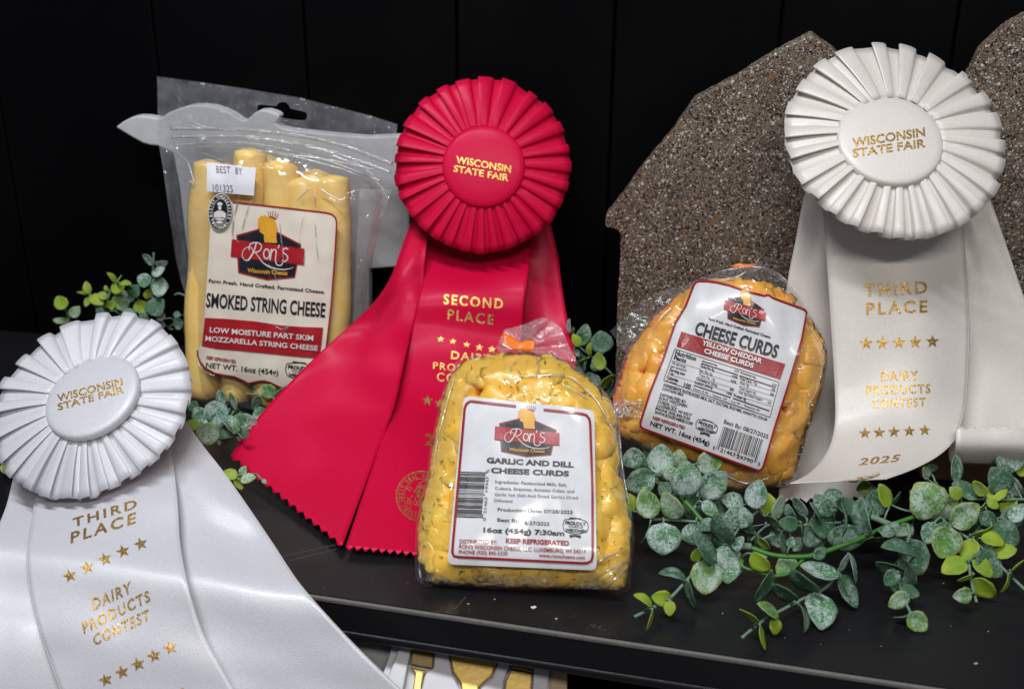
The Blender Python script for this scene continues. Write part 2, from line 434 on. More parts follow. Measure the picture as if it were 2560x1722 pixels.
# ------------------------------------------------------------------ print: lettering, strokes and shapes laid onto surfaces
_tc = {}
def text2d(s, bold=0.0, space=1.0):
    k = (s, bold, space)
    if k in _tc: return _tc[k]
    def get(body):
        c = bpy.data.curves.new('t', 'FONT'); c.body = body; c.size = 1; c.offset = bold; c.space_character = space
        c.resolution_u = 3
        o = bpy.data.objects.new('t', c); me = o.to_mesh()
        V = [(v.co.x, v.co.y) for v in me.vertices]; Fc = [tuple(p.vertices) for p in me.polygons]
        o.to_mesh_clear(); bpy.data.objects.remove(o); bpy.data.curves.remove(c)
        return V, Fc
    if '_H' not in _tc:
        hv, _ = get('H'); _tc['_H'] = max(v[1] for v in hv)-min(v[1] for v in hv)
    V, Fc = get(s)
    x0 = min(v[0] for v in V); x1 = max(v[0] for v in V); ch = _tc['_H']
    _tc[k] = ([((v[0]-x0)/(x1-x0), v[1]/ch) for v in V], Fc)
    return _tc[k]
class Print:
    def __init__(s, crop, up=(0, -1)):
        s.crop = crop; s.up = up; s.d = {}
        s.aff = None
    def add(s, mat, P, Fc):
        V, FF = s.d.setdefault(mat, ([], []))
        b = len(V)
        for p in P:
            if s.aff: p = s.aff(p)
            V.append(px(s.crop, *p))
        FF += [tuple(i+b for i in f) for f in Fc]
    def text(s, mat, body, x0, y0, x1, y1, h, bold=0.0, up=None, space=1.0, arc=0.0):
        V, Fc = text2d(body, bold, space); u = up or s.up
        L = math.hypot(*u); u = (u[0]/L, u[1]/L)
        P = [(x0+(x1-x0)*a+u[0]*h*b+u[0]*arc*math.sin(math.pi*a), y0+(y1-y0)*a+u[1]*h*b+u[1]*arc*math.sin(math.pi*a)) for a, b in V]
        s.add(mat, P, Fc)
    def stroke(s, mat, pts, wd, n=None, closed=False, taper=False):
        if n: pts = catmull(pts+[pts[0]] if closed else pts, n)
        elif closed: pts = densify(pts, 14); pts = pts+[pts[0]]
        else:
            q = []
            for a, b in zip(pts[:-1], pts[1:]):
                k = max(1, int(math.hypot(b[0]-a[0], b[1]-a[1])/25))
                q += [(a[0]+(b[0]-a[0])*j/k, a[1]+(b[1]-a[1])*j/k) for j in range(k)]
            pts = q+[pts[-1]]
        P = []; m = len(pts)
        for i, p in enumerate(pts):
            a = pts[max(i-1, 0)]; b = pts[min(i+1, m-1)]
            if closed and i in (0, m-1): a = pts[m-2]; b = pts[1]
            dx, dy = b[0]-a[0], b[1]-a[1]; L = math.hypot(dx, dy) or 1
            ww = wd*.5*(1 if not taper else .35+.65*math.sin(math.pi*i/(m-1)))
            P += [(p[0]-dy/L*ww, p[1]+dx/L*ww), (p[0]+dy/L*ww, p[1]-dx/L*ww)]
        s.add(mat, P, [(2*i, 2*i+1, 2*i+3, 2*i+2) for i in range(m-1)])
    def poly(s, mat, pts, step=30):
        P, Fc = fill(pts, step); s.add(mat, P, Fc)
    def star(s, mat, cx, cy, r, sy=1.0, rot=0.0, shear=0.0):
        P = []
        for k in range(10):
            a = math.pi*k/5-math.pi/2+rot; q = r if k % 2 == 0 else r*.42
            x = q*math.cos(a); y = q*math.sin(a)*sy; P.append((cx+x-shear*y, cy+y))
        P.append((cx, cy)); s.add(mat, P, [(k, (k+1) % 10, 10) for k in range(10)])
    def ring(s, mat, cx, cy, rx, ry, wd, rot=0, n=40):
        pts = [(cx+rx*math.cos(t)*math.cos(rot)-ry*math.sin(t)*math.sin(rot), cy+rx*math.cos(t)*math.sin(rot)+ry*math.sin(t)*math.cos(rot)) for t in [2*math.pi*k/n for k in range(n)]]
        s.stroke(mat, pts+[pts[0]], wd)
    def build(s, name, surf, parent, lift=.0004, label=None):
        """surf(x, y) -> point on the surface, or None"""
        names = list(s.d)
        V = []; Fc = []; fm = []; mats = []
        for k, mk in enumerate(names):
            P, FF = s.d[mk]; mats.append(M[mk]); base = len(V); ok = {}
            zl = lift*(1+.6*LAYER.get(mk, 0))
            for i, p in enumerate(P):
                q = surf(*p)
                ok[i] = q is not None
                V.append(q+(CC-q).normalized()*zl if q is not None else Vector((0, 0, 0)))
            for f in FF:
                if all(ok[i] for i in f): Fc.append(tuple(i+base for i in f)); fm.append(k)
        used = sorted({i for f in Fc for i in f}); mp = {o: i for i, o in enumerate(used)}
        if not Fc: return None
        return mesh_obj(name, [V[i] for i in used], [tuple(mp[i] for i in f) for f in Fc], mats, parent, smooth=False, fmat=fm, label=label)
LAYER = {'ink': 0, 'ink_red': 1, 'ink_gold': 2, 'ink_white': 2.4, 'ink_grey': 1, 'gold': 0, 'label': 0}
def bvh_surf(V, Fc):
    t = BVHTree.FromPolygons(V, Fc)
    def f(x, y):
        h = t.ray_cast(CC, ray(x, y).normalized())
        return h[0]
    return f
def affine(src, dst):
    (x1, y1), (x2, y2), (x3, y3) = src
    A = Matrix(((x1, y1, 1), (x2, y2, 1), (x3, y3, 1))).inverted()
    a = A @ Vector([p[0] for p in dst]); b = A @ Vector([p[1] for p in dst])
    return lambda p: (a[0]*p[0]+a[1]*p[1]+a[2], b[0]*p[0]+b[1]*p[1]+b[2])
def logo(pr):
    hexo = [(417,318),(640,264),(886,372),(842,576),(640,592),(432,547)]
    hexi = [(427,326),(640,274),(877,378),(834,567),(640,582),(442,539)]
    pr.poly('ink_red', hexo, 40)
    L0 = LAYER['ink']; 
    pr.d.setdefault('ink2', ([], [])); pr.poly('ink2', hexi, 40)
    pr.poly('banner', [(385,343),(910,398),(908,498),(378,450)], 40)
    pr.poly('ink_gold', [(572,215),(585,212),(592,196),(606,203),(620,194),(640,204),(668,214),(688,222),(700,236),(698,252),(712,262),(708,300),(706,330),(712,365),(622,362),(617,335),(618,318),(600,305),(588,300),(586,280),(570,262),(576,240)], 30)
    pr.stroke('ink_red', [(650,206),(675,208),(702,220)], 7)
    for a, b in (((652,204),(643,174)), ((664,205),(662,172)), ((676,207),(682,168)), ((690,212),(702,176)), ((701,218),(718,188))):
        pr.stroke('ink_red', [a, b], 4)
    w = 'ink_white'
    pr.stroke(w, [(500,475),(478,468),(462,445),(468,415),(490,395),(520,392),(538,408),(535,435),(512,462),(488,472)], 4.5, n=36)
    pr.stroke(w, [(562,366),(552,400),(530,440),(506,472)], 9, n=14)
    pr.stroke(w, [(512,410),(515,378),(545,364),(580,366),(600,384),(592,408),(566,422),(548,424)], 7, n=26)
    pr.stroke(w, [(556,424),(580,450),(612,485),(665,512),(740,526),(800,522),(832,512)], 7, n=30, taper=True)
    pr.ring(w, 637, 432, 21, 29, 8)
    pr.stroke(w, [(672,402),(668,436),(662,470)], 9, n=8)
    pr.stroke(w, [(668,432),(684,408),(702,408),(706,430),(702,462),(708,492),(730,502),(748,496),(752,482)], 7, n=30)
    pr.stroke(w, [(728,376),(720,398)], 7)
    pr.stroke(w, [(792,404),(776,396),(758,404),(756,422),(774,434),(790,450),(784,470),(764,477),(748,468)], 7, n=26)
    pr.text('ink_gold', 'Wisconsin Cheese', 500, 544, 788, 561, 27, bold=.02, up=(.04, -1))
LAYER['ink2'] = 1.8; LAYER['banner'] = 2.2; LAYER['ink_gold'] = 3.4; LAYER['ink_white'] = 3.6
M['ink2'] = M['ink']; M['banner'] = plain('banner_red_ink', (.42, .012, .02), rough=.35, coat=.3)
def badge(pr):
    pr.stroke('ink', [(950,1106),(995,1100),(1045,1097),(1095,1105),(1136,1124),(1146,1160),(1136,1202),(1092,1216),(1042,1222),(990,1212),(948,1196),(938,1150)], 6, closed=True)
    pr.stroke('ink', [(992,1090),(1088,1098)], 9)
    pr.text('ink', 'PROUDLY', 957, 1143, 1128, 1156, 28, bold=.05)
    pr.text('ink', 'CHEESE', 985, 1168, 1105, 1176, 15, bold=.02)
    pr.text('ink', 'WISCONSIN', 957, 1202, 1130, 1211, 25, bold=.05)
    pr.poly('ink', [(992,1228),(1085,1232),(1085,1258),(1040,1243),(994,1252)], 30)
LG = ((378,400), (909,448), (640,583))
BG = ((942,1150), (1142,1165), (1040,1222))
# ------------------------------------------------------------------ back wall of planks, shelf
seam_x = [-.95, -.83, -.71, -.59, -.447, -.324, -.206, -.09, .026, .142, .258, .374, .49, .606]
wallo = bpy.data.objects.new('back_wall', None); COL.objects.link(wallo); wallo.location = (0, YW, 0); wallo['kind'] = 'structure'
V, Fc = box_vf(-1.0, .65, YW+.012, YW+.03, -.35, .62); mesh_obj('backing_board', V, Fc, M['wall'], wallo, smooth=False)
for a, b_ in zip(seam_x[:-1], seam_x[1:]):
    V, Fc = box_vf(a+.0007, b_-.0007, YW, YW+.010, -.348, .618)
    bevel(mesh_obj('plank', V, Fc, M['wall'], wallo, smooth=False), .0015)
E0 = unp(*px('B', 210, 375), dshelf(*px('B', 210, 375))); E1 = unp(*px('G', 1800, 1470), dshelf(*px('G', 1800, 1470)))
ed = (E1-E0); ed.z = 0; ed.normalize(); en = Vector((ed.y, -ed.x, 0))      # en points out of the shelf front
EA = E0-ed*.55; EB = E1+ed*.35
shelf = bpy.data.objects.new('shelf', None); COL.objects.link(shelf); shelf.location = (0, .6, 0); shelf['kind'] = 'structure'
TH = .020
def prism(name, foot, z0, z1, mat, parent, bev=0):
    n = len(foot); V = [Vector((p[0], p[1], z0)) for p in foot]+[Vector((p[0], p[1], z1)) for p in foot]
    Fc = [tuple(range(n))[::-1], tuple(range(n, 2*n))]+[(i, (i+1) % n, (i+1) % n+n, i+n) for i in range(n)]
    bm = bmesh.new(); me = bpy.data.meshes.new(name); O = origin(parent)
    bv = [bm.verts.new(v-O) for v in V]
    for f in Fc: bm.faces.new([bv[i] for i in f])
    bmesh.ops.recalc_face_normals(bm, faces=bm.faces); bm.to_mesh(me); bm.free(); me.materials.append(mat)
    o = bpy.data.objects.new(name, me); COL.objects.link(o); o.parent = parent
    if bev: bevel(o, bev)
    return o
e = .0024
prism('shelf_board', [EA-en*e, EB-en*e, Vector((EB.x, YW-.001, 0)), Vector((EA.x, YW-.001, 0))], -TH, 0, M['shelf'], shelf)
prism('worn_edge_strip', [EA-en*e, EB-en*e, EB, EA], -.0032, -.0003, M['edge'], shelf, .0008)
prism('front_fascia', [EA-en*e, EB-en*e, EB-en*.0004, EA-en*.0004], -TH+.0002, -.0034, M['shelf'], shelf)
prism('lower_lip', [EA-en*.004, EB-en*.004, EB+en*.0012, EA+en*.0012], -TH-.0052, -TH-.0002, M['shelf'], shelf, .0012)
lw = bpy.data.objects.new('lower_shelf', None); COL.objects.link(lw); lw.location = (0, .5, -.2); lw['kind'] = 'structure'
V, Fc = box_vf(-1.0, .65, .22, YW-.002, -.222, -.20); mesh_obj('lower_shelf_board', V, Fc, M['shelf'], lw, smooth=False)
# scratches and crumbs on the shelf
sc_ = Print('src')
for a, b_ in ((('B',0,112),('B',370,30)), (('B',60,140),('B',380,60)), (('B',1180,470),('B',1260,380))):
    sc_.stroke('edge', [px(*a), px(*b_)], .8)
sc_.build('scratch', lambda x, y: unp(x, y, dshelf(x, y)), shelf, .0003)
cr = Print('src'); rr = random.Random(5)
for c, x, y, r in (('B',1275,428,4), ('B',1720,452,9), ('B',1872,530,4.5), ('B',865,290,2.5), ('G',2065,1335,7), ('G',1888,896,3), ('G',1212,1230,2), ('G',2135,1160,3), ('B',1453,398,3), ('G',1015,1195,2), ('G',675,1060,2.5), ('B',620,260,1.5), ('B',300,325,2), ('G',1545,1240,2), ('G',1930,1130,2), ('G',1370,1150,2)):
    q = px(c, x, y); k = 7
    cr.poly('sticker' if r > 8 else 'greycard', [(q[0]+r*rr.uniform(.5, 1.1)*math.cos(t*6.283/k), q[1]+r*.5*rr.uniform(.5, 1.1)*math.sin(t*6.283/k)) for t in range(k)], 30)
cr.build('crumb', lambda x, y: unp(x, y, dshelf(x, y)), shelf, .0004)
# ------------------------------------------------------------------ boards leaning on the wall
def lean(b_, t_, H=.3):
    p0 = Vector((0, YW-b_, 0)); n = Vector((0, -H, -(b_-t_))).normalized()
    return p0, n
def board(name, label, cat, outline, b_, t_, thick, mat, step=40, group=None):
    p0, n = lean(b_, t_)
    if mat is M['granite']: outline = [(x+random.uniform(-1.4, 1.4), y+random.uniform(-1.4, 1.4)) for x, y in densify(outline, 14)]
    q = min(outline, key=lambda p: -p[1]); O = unp(*q, dplane(*q, p0, n)); O.z = 0
    o = slab(name, outline, step, lambda x, y: dplane(x, y, p0, n), -n*thick, mat, None, label=label, cat=cat)
    me = o.data
    for v in me.vertices: v.co -= O
    o.location = O
    bevel(o, .0012, 2)
    return o
board('stone_board', 'speckled brown stone board with a pointed top behind the yellow cheese curds', 'cutting board',
    pl('Gr', [(1238,132),(1000,255),(800,385),(548,515),(430,690),(260,890),(150,1050),(35,1190),(28,1262),(75,1268),(112,1285),(120,1310),(118,1400),(108,1568),(85,2280),(1560,2380),(1560,700),(1420,300),(1385,240)]),
    .050, .022, .012, M['granite'], 60)
board('stone_board', 'speckled brown stone board cut off by the right edge behind the ivory rosette', 'cutting board',
    [(2760,10),(2640,22),(2560,40),(2510,72),(2450,130),(2395,240),(2345,420),(2320,600),(2300,1010),(2300,1075),(2760,1080)],
    .050, .022, .012, M['granite'], 60)
board('marble_board', 'white marble board with a pointed tip behind the string cheese pouch', 'cutting board',
    pl('P', [(28,436),(90,390),(150,360),(200,350),(270,352),(350,366),(388,368),(430,330),(500,300),(600,270),(700,262),(800,275),(880,300),(950,335),(1000,375),(1035,390),(1075,370),(1120,325),(1160,305),(1220,302),(1290,325),(1320,350),(1300,385),(1290,410),(1330,440),(1420,460),(1600,480),(1800,500),(2000,515),(2240,505),(2325,512),(2345,1300),(2310,1530),(2022,1552),(2022,1900),(1900,2360),(900,2360),(640,2300),(600,1500),(530,900),(480,640),(360,583),(300,578),(240,560),(150,510)]),
    .026, .020, .010, M['marble'], 40)
# ------------------------------------------------------------------ bags
def make_thick(outline, T, p=2.2, reach=90.):
    cache = {}; g = 5.0
    def at(i, j):
        k = (i, j)
        if k not in cache:
            q = (i*g, j*g); d = edge_dist(q, outline)*(1 if inside(q, outline) else -1); cache[k] = d
        return cache[k]
    def f(x, y):
        i = math.floor(x/g); j = math.floor(y/g); u = x/g-i; v = y/g-j
        d = (at(i, j)*(1-u)+at(i+1, j)*u)*(1-v)+(at(i, j+1)*(1-u)+at(i+1, j+1)*u)*v
        d = max(0.0, min(d/reach, 1.0))
        return T*(1-(1-d)**p)**(1/p)
    def sd(x, y): return at(round(x/g), round(y/g))
    f.sd = sd
    return f
def bag_plane(c, x0, y0, x1, y1, lean_deg, h=.002):
    """plane through a base line on the shelf, leaning back from the vertical"""
    a = unp(*px(c, x0, y0), dshelf(*px(c, x0, y0), h)); b_ = unp(*px(c, x1, y1), dshelf(*px(c, x1, y1), h))
    mid = (a+b_)/2; u = (b_-a); u.z = 0; u.normalize()
    # keep the base close to parallel with the shelf
    out = Vector((u.y, -u.x, 0)); L = math.radians(lean_deg)
    n = out*math.cos(L)+Vector((0, 0, 1))*math.sin(L)
    return mid, n
class Bag:
    def __init__(s, outline, p0, n, T, Tb=.6, reach=90, crinkle=.0006, lump=0.0, seed=0, p=2.0):
        s.o = outline; s.p0 = p0; s.n = n; s.T = T; s.Tb = Tb; s.th = make_thick(outline, T, p=p, reach=reach); s.cr = crinkle; s.lump = lump; s.seed = seed
    def base(s, x, y): return dplane(x, y, s.p0, s.n)
    def front(s, x, y):
        t = s.th(x, y)
        lum = noise.noise(Vector((x*.022+s.seed, y*.022, 3.1)))*s.lump*min(1, t/s.T*1.5)
        return s.base(x, y)-t-lum
    def smooth(s, x, y): return s.base(x, y)-s.th(x, y)-.0026
    def film(s, x, y):
        v = noise.ridged_multi_fractal(Vector((x*.008+s.seed, y*.014, 1.7)), .8, 2.1, 4, 1.0, 2.0)
        return s.front(x, y)-s.cr*.6*v-.0006
    def back(s, x, y): return s.base(x, y)+s.th(x, y)*s.Tb
def film_shell(bag, parent, mat, step=10, name='plastic_film'):
    P, Fc = fill(bag.o, step)
    Vf = [unp(x, y, bag.film(x, y)) for x, y in P]
    V = Vf; k = len(V)
    o = mesh_obj(name, V, [f for f in Fc], mat, parent)
    Vb = [unp(x, y, bag.back(x, y)) for x, y in P]
    o2 = mesh_obj(name, Vb, [f[::-1] for f in Fc], mat, parent)
    return o
def curd_mesh(name, seed, mat):
    bm = bmesh.new(); bmesh.ops.create_icosphere(bm, subdivisions=3, radius=1)
    r = random.Random(seed); sx, sy, sz = r.uniform(.85, 1.35), r.uniform(.75, 1.0), r.uniform(.7, .95)
    for v in bm.verts:
        c = v.co.copy(); p = 9.0
        L = (abs(c.x)**p+abs(c.y)**p+abs(c.z)**p)**(1/p); c = c/L
        c = Vector([math.copysign(abs(t_)**.92, t_) for t_ in c])
        c += c.normalized()*(noise.noise(c*1.3+Vector((seed*3.1, 0, 0)))*.26+noise.noise(c*3.2+Vector((0, seed*2.3, 0)))*.10)
        v.co = Vector((c.x*sx, c.y*sy, c.z*sz))
    me = bpy.data.meshes.new(name); bm.to_mesh(me); bm.free(); me.materials.append(mat)
    me.polygons.foreach_set('use_smooth', [True]*len(me.polygons)); return me
def pack_curds(bag, parent, mat, region, hidden, spacing, r_m, seed):
    meshes = [curd_mesh('cheese_curd', seed*10+i, mat) for i in range(6)]
    r = random.Random(seed); pts = []
    xs = [p[0] for p in region]; ys = [p[1] for p in region]; tries = 0
    while tries < 14000:
        tries += 1; q = (r.uniform(min(xs), max(xs)), r.uniform(min(ys), max(ys)))
        if not inside(q, region): continue
        if inside(q, hidden) and edge_dist(q, hidden) > 26: continue
        if edge_dist(q, region) < 8: continue
        if any((q[0]-a[0])**2+(q[1]-a[1])**2 < (spacing*(.84 if edge_dist(q, region) > 38 else .42))**2 for a in pts): continue
        pts.append(q)
    O = origin(parent); O0 = O
    for q in pts:
        s_ = r_m*r.uniform(.85, 1.25); zs = r.uniform(.75, .95)
        s_ = min(s_, edge_dist(q, region)*.80/FPX+.0020)
        if s_ < .0035: continue
        P = unp(*q, bag.front(*q)+s_*zs*.98)
        rot = Matrix.Rotation(r.uniform(0, 6.28), 3, 'Z') @ Matrix.Rotation(r.uniform(0, 6.28), 3, 'X') @ Matrix.Rotation(r.uniform(0, 6.28), 3, 'Y')
        me = r.choice(meshes).copy(); me.name = 'cheese_curd'
        for v in me.vertices:                       # the film presses the front of every curd flat
            w_ = P+rot @ (v.co*s_)
            for _ in range(8):
                if bag.th.sd(*to_px(w_)) > 3: break
                w_ = P+(w_-P)*.86
            x, y = to_px(w_); d = (w_-CC).dot(CF); lim = bag.front(x, y)+.0003
            k = .006; dd = d-lim
            dn = lim+(dd if dd > k else k*math.exp(max(-8, (dd-k)/k*.9)))
            v.co = CC+(w_-CC)*(dn/d)-P
        o = bpy.data.objects.new('cheese_curd', me); COL.objects.link(o); o.parent = parent; o.location = P-O
    return pts
def mass(bag, parent, mat, region, inset=.0125, name='packed_cheese'):
    th = make_thick(region, bag.T, reach=60)
    P, Fc = fill(region, 14)
    Vf = []; Vb = []
    for x, y in P:
        t = th(x, y)/bag.T
        f = bag.front(x, y)+inset*min(1, t+.2); b_ = bag.base(x, y)+bag.th(x, y)*bag.Tb*.9*t
        nz = noise.noise(Vector((x*.03, y*.03, 5)))*.003*t
        Vf.append(unp(x, y, min(f+nz, b_+.001))); Vb.append(unp(x, y, b_+.001))
    k = len(P)
    return mesh_obj(name, Vf+Vb, list(Fc)+[tuple(i+k for i in f[::-1]) for f in Fc], mat, parent)
def rounded(poly, r, k=4):
    out = []
    n = len(poly)
    for i in range(n):
        a = poly[i-1]; p = poly[i]; b_ = poly[(i+1) % n]
        def tow(p, q):
            L = math.hypot(q[0]-p[0], q[1]-p[1]); t = min(r/L, .5); return (p[0]+(q[0]-p[0])*t, p[1]+(q[1]-p[1])*t)
        s_ = tow(p, a); e_ = tow(p, b_)
        for j in range(k+1):
            t = j/k; out.append(tuple((1-t)**2*u+2*t*(1-t)*v+t*t*w_ for u, v, w_ in zip(s_, p, e_)))
    return out
# ---- garlic and dill curds
out_d = smooth_closed(pl('D', [(55,1470),(40,1300),(45,1150),(75,1000),(105,870),(120,740),(150,600),(185,450),(230,330),(270,265),(370,230),(520,208),(640,205),(760,215),(870,270),(960,330),(1040,400),(1100,470),(1145,560),(1160,700),(1175,850),(1200,1000),(1225,1120),(1232,1250),(1215,1400),(1190,1525),(1000,1512),(700,1510),(400,1500),(200,1490)]), 3)
p0, n = bag_plane('D', 60, 1480, 1190, 1528, 40)
n = Vector((n.x*.5, n.y, n.z)).normalized()
bd = Bag(out_d, p0, n, .018, reach=110, crinkle=.0004, p=1.75, lump=.0036, seed=2)
tb = thing('cheese_curd_bag', 'clear bag of yellow dill curds with orange tape at its neck, at the shelf front', 'bag of cheese', (p0.x, p0.y, 0))
reg_d = smooth_closed(pl('D', [(85,1340),(95,1150),(120,980),(150,820),(170,640),(215,470),(270,330),(400,275),(560,250),(760,260),(900,330),(1010,430),(1080,560),(1115,720),(1130,900),(1165,1060),(1190,1200),(1185,1350),(1150,1470),(1000,1490),(760,1490),(560,1480),(470,1440),(400,1470),(230,1460)]), 3)
lab_d = rounded(pl('D2', [(130,95),(1195,212),(1215,1520),(-5,1470)]), 16)
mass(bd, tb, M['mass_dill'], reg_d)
pack_curds(bd, tb, M['curd_dill'], reg_d, lab_d, 64, .0104, 11)
film_shell(bd, tb, M['dill_film'])
# dill flecks caught under the film
V = []; Fc = []; r = random.Random(4)
for i in range(240):
    q = (r.uniform(1035, 1580), r.uniform(885, 1470))
    if not inside(q, reg_d) or (inside(q, lab_d) and edge_dist(q, lab_d) > 6): continue
    a = r.uniform(0, 3.14); L = r.uniform(2, 6.5); wd = r.uniform(.5, 1.0); d0 = bd.front(*q)-.0002
    b0 = len(V); bend = r.uniform(-.5, .5)
    for t in (-1, 0, 1):
        x = q[0]+L*t*math.cos(a)-bend*L*(t*t)*math.sin(a); y = q[1]+L*t*math.sin(a)+bend*L*(t*t)*math.cos(a)
        for s_ in (-1, 1):
            for dz in (0, .0004): V.append(unp(x-s_*wd*math.sin(a), y+s_*wd*math.cos(a), d0+dz))
    for k in (0, 4):
        Fc += [(b0+k, b0+k+4, b0+k+6, b0+k+2), (b0+k+1, b0+k+3, b0+k+7, b0+k+5), (b0+k, b0+k+1, b0+k+5, b0+k+4), (b0+k+2, b0+k+6, b0+k+7, b0+k+3)]
mesh_obj('dill_flecks', V, Fc, M['dill'], tb, smooth=False, kind='stuff')
labf = lambda x, y: bd.smooth(x, y)-.0022
def labwr(x, y): return labf(x, y)-.0012*noise.noise(Vector((x*.016, y*.010, 9)))
lo = sheet('label', lab_d, 9, labwr, M['label'], tb)
pr = Print('D2', (.03, -1))
pr.stroke('ink_red', [(180,138),(555,180)], 20); pr.stroke('ink_red', [(780,208),(1085,240),(1130,252),(1155,285),(1162,330),(1180,850),(1182,1400),(1172,1440),(1140,1458),(1100,1460),(600,1436),(90,1410),(48,1402),(34,1370),(38,1320),(92,700),(135,200),(150,160),(180,138)], 20)
pr.build('label_border', lambda x, y: unp(x, y, labwr(x, y)), lo)
pr = Print('D2', (.03, -1)); logo(pr); pr.build('printed_logo', lambda x, y: unp(x, y, labwr(x, y)), lo)
pr = Print('D2', (.03, -1))
T = pr.text
T('ink', 'GARLIC AND DILL', 315, 640, 1027, 678, 43, .045); T('ink', 'CHEESE CURDS', 350, 722, 988, 750, 42, .045)
T('ink_grey', 'Ingredients: Pasteurized Milk, Salt,', 385, 805, 970, 832, 24, .012); T('ink_grey', 'Culture, Enzymes, Annatto Color, and', 383, 858, 1030, 884, 24, .012)
T('ink_grey', 'Garlic Salt (Salt And Dried Garlic) Dried', 380, 908, 1060, 937, 24, .006); T('ink_grey', 'Dillweed', 377, 958, 525, 964, 24, .01)
T('ink', 'Production Date: 07/28/2025', 405, 1035, 1018, 1058, 28, .012); T('ink', 'Best By:', 402, 1120, 585, 1130, 30, .012); T('ink', '8/27/2025', 625, 1145, 828, 1155, 30, .012)
T('ink', '16oz (454g) 7:30am', 288, 1207, 950, 1236, 40, .04)
T('ink_red', 'KEEP REFRIGERATED', 472, 1293, 988, 1315, 38, .035); T('ink_red', 'DISTRIBUTED BY:', 93, 1298, 400, 1305, 34, .012)
T('ink_red', "RON'S WISCONSIN CHEESE, LLC. LUXEMBURG, WI 54217", 90, 1338, 1125, 1382, 33, .012)
T('ink_red', 'PHONE (920) 845-5330', 88, 1382, 485, 1395, 31, .012); T('ink_red', 'www.ronscheese.com', 742, 1408, 1118, 1428, 30, .012)
badge(pr); pr.build('label_lettering', lambda x, y: unp(x, y, labwr(x, y)), lo)
pr = Print('D2', (-1, 0)); r = random.Random(9); t = 0.0
while t < 1:
    wd = r.choice((.008, .008, .014, .020, .026)); y = 712+t*(1080-712); x = 100-t*36
    big = 38 if t < .03 or t > .93 or .48 < t < .52 else 24
    pr.poly('ink', [(x, y), (x+195+big-10, y+6), (x+195+big-10, y+6+wd*370), (x, y+wd*370)], 60)
    t += wd+r.choice((.008, .010, .016, .022))
pr.text('ink_grey', '0  21463  19947  5', 308, 1112, 338, 694, 24, .01, up=(-1, .05))
pr.build('barcode', lambda x, y: unp(x, y, labwr(x, y)), lo)
# neck and tape
nk = pl('D', [(500,222),(480,190),(500,150),(522,95),(575,80),(640,62),(690,40),(740,28),(790,50),(830,85),(850,130),(880,200),(935,300),(960,345),(880,300),(760,240),(640,222)])
def nkd(x, y):
    u, v = (x-1020), (y-780); a = math.atan2(y-875, x-1300)
    return bd.base(x, y)+.004-.004*abs(noise.noise(Vector((a*7, .3, 0))))-.004*math.sin(a*13)*.5
sheet('bag_neck', nk, 6, nkd, M['neck_film'], tb)
sheet('bag_neck', [(x+3, y+2) for x, y in nk], 8, lambda x, y: nkd(x+9, y)+.005, M['neck_film'], tb)
tp = pl('D', [(520,112),(560,132),(600,160),(612,164),(650,156),(685,155),(690,165),(688,210),(650,212),(612,208),(560,202),(515,190),(515,180)])
o = sheet('tape', tp, 8, lambda x, y: bd.base(x, y)-.0075-.003*abs(x-1302)/40, M['orange'], tb); solidify(o, .0006)
pr = Print('D'); pr.poly('ink_white', [(514,168),(514,182),(560,202),(572,203),(545,186)]); pr.build('tape_lining', lambda x, y: unp(x, y, bd.base(x, y)-.0078-.003*abs(x-1302)/40), tb, .0005)
# ---- yellow cheddar curds
out_y = smooth_closed(pl('Y', [(970,90),(1010,100),(1080,150),(1150,210),(1210,280),(1260,360),(1310,440),(1360,530),(1395,620),(1395,700),(1370,850),(1320,1000),(1270,1150),(1240,1280),(1210,1380),(1170,1440),(1040,1470),(850,1490),(700,1440),(500,1330),(300,1240),(130,1175),(95,1100),(75,950),(85,860),(130,730),(170,620),(230,540),(330,400),(420,320),(520,240),(600,190),(700,150),(820,115)]), 3)
p0, n = bag_plane('src', 1640, 1262, 2000, 1285, 27)
n = Vector((n.x*.4, n.y, n.z)).normalized()
by = Bag(out_y, p0, n, .018, reach=110, crinkle=.0004, p=1.75, lump=.0034, seed=6)
ty = thing('cheese_curd_bag', 'bag of orange cheddar curds tilted against the stone board', 'bag of cheese', (p0.x, p0.y, 0))
reg_y = smooth_closed(pl('Y', [(430,370),(540,270),(700,230),(1000,240),(1180,350),(1260,450),(1320,540),(1355,640),(1360,720),(1330,860),(1285,1010),(1235,1150),(1205,1290),(1165,1400),(1030,1440),(850,1450),(700,1400),(500,1290),(300,1200),(150,1140),(120,1060),(105,950),(120,860),(160,740),(210,620),(290,510)]), 3)
yb = [(500,62),(560,62),(640,72),(740,95),(860,138),(1000,172),(1035,166),(1075,192),(1310,278),(1326,300),(1322,330),(1290,500),(1180,870),(1080,1180),(995,1470),(980,1495),(955,1502),(80,1185),(55,1168),(52,1140),(130,900),(230,650),(320,380),(400,250),(462,92),(478,68)]
lab_y = pl('Y2', yb)
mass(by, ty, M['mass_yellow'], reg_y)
pack_curds(by, ty, M['curd_yellow'], reg_y, lab_y, 62, .0106, 17)
film_shell(by, ty, M['yellow_film'])
def laby(x, y): return by.smooth(x, y)-.0022-.0016*noise.noise(Vector((x*.020, y*.006, 4)))-.0012*max(0, math.sin((x-1850)*.05+.6))*max(0, (850-y)/160)
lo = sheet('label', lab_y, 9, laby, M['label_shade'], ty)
sf = lambda x, y: unp(x, y, laby(x, y))
pr = Print('Y2', (.28, -.96)); c0 = (690, 780)
inn = [(c0[0]+(x-c0[0])*.985, c0[1]+(y-c0[1])*.99) for x, y in yb]
pr.stroke('ink_red', inn, 15, closed=True); pr.build('label_border', sf, lo)
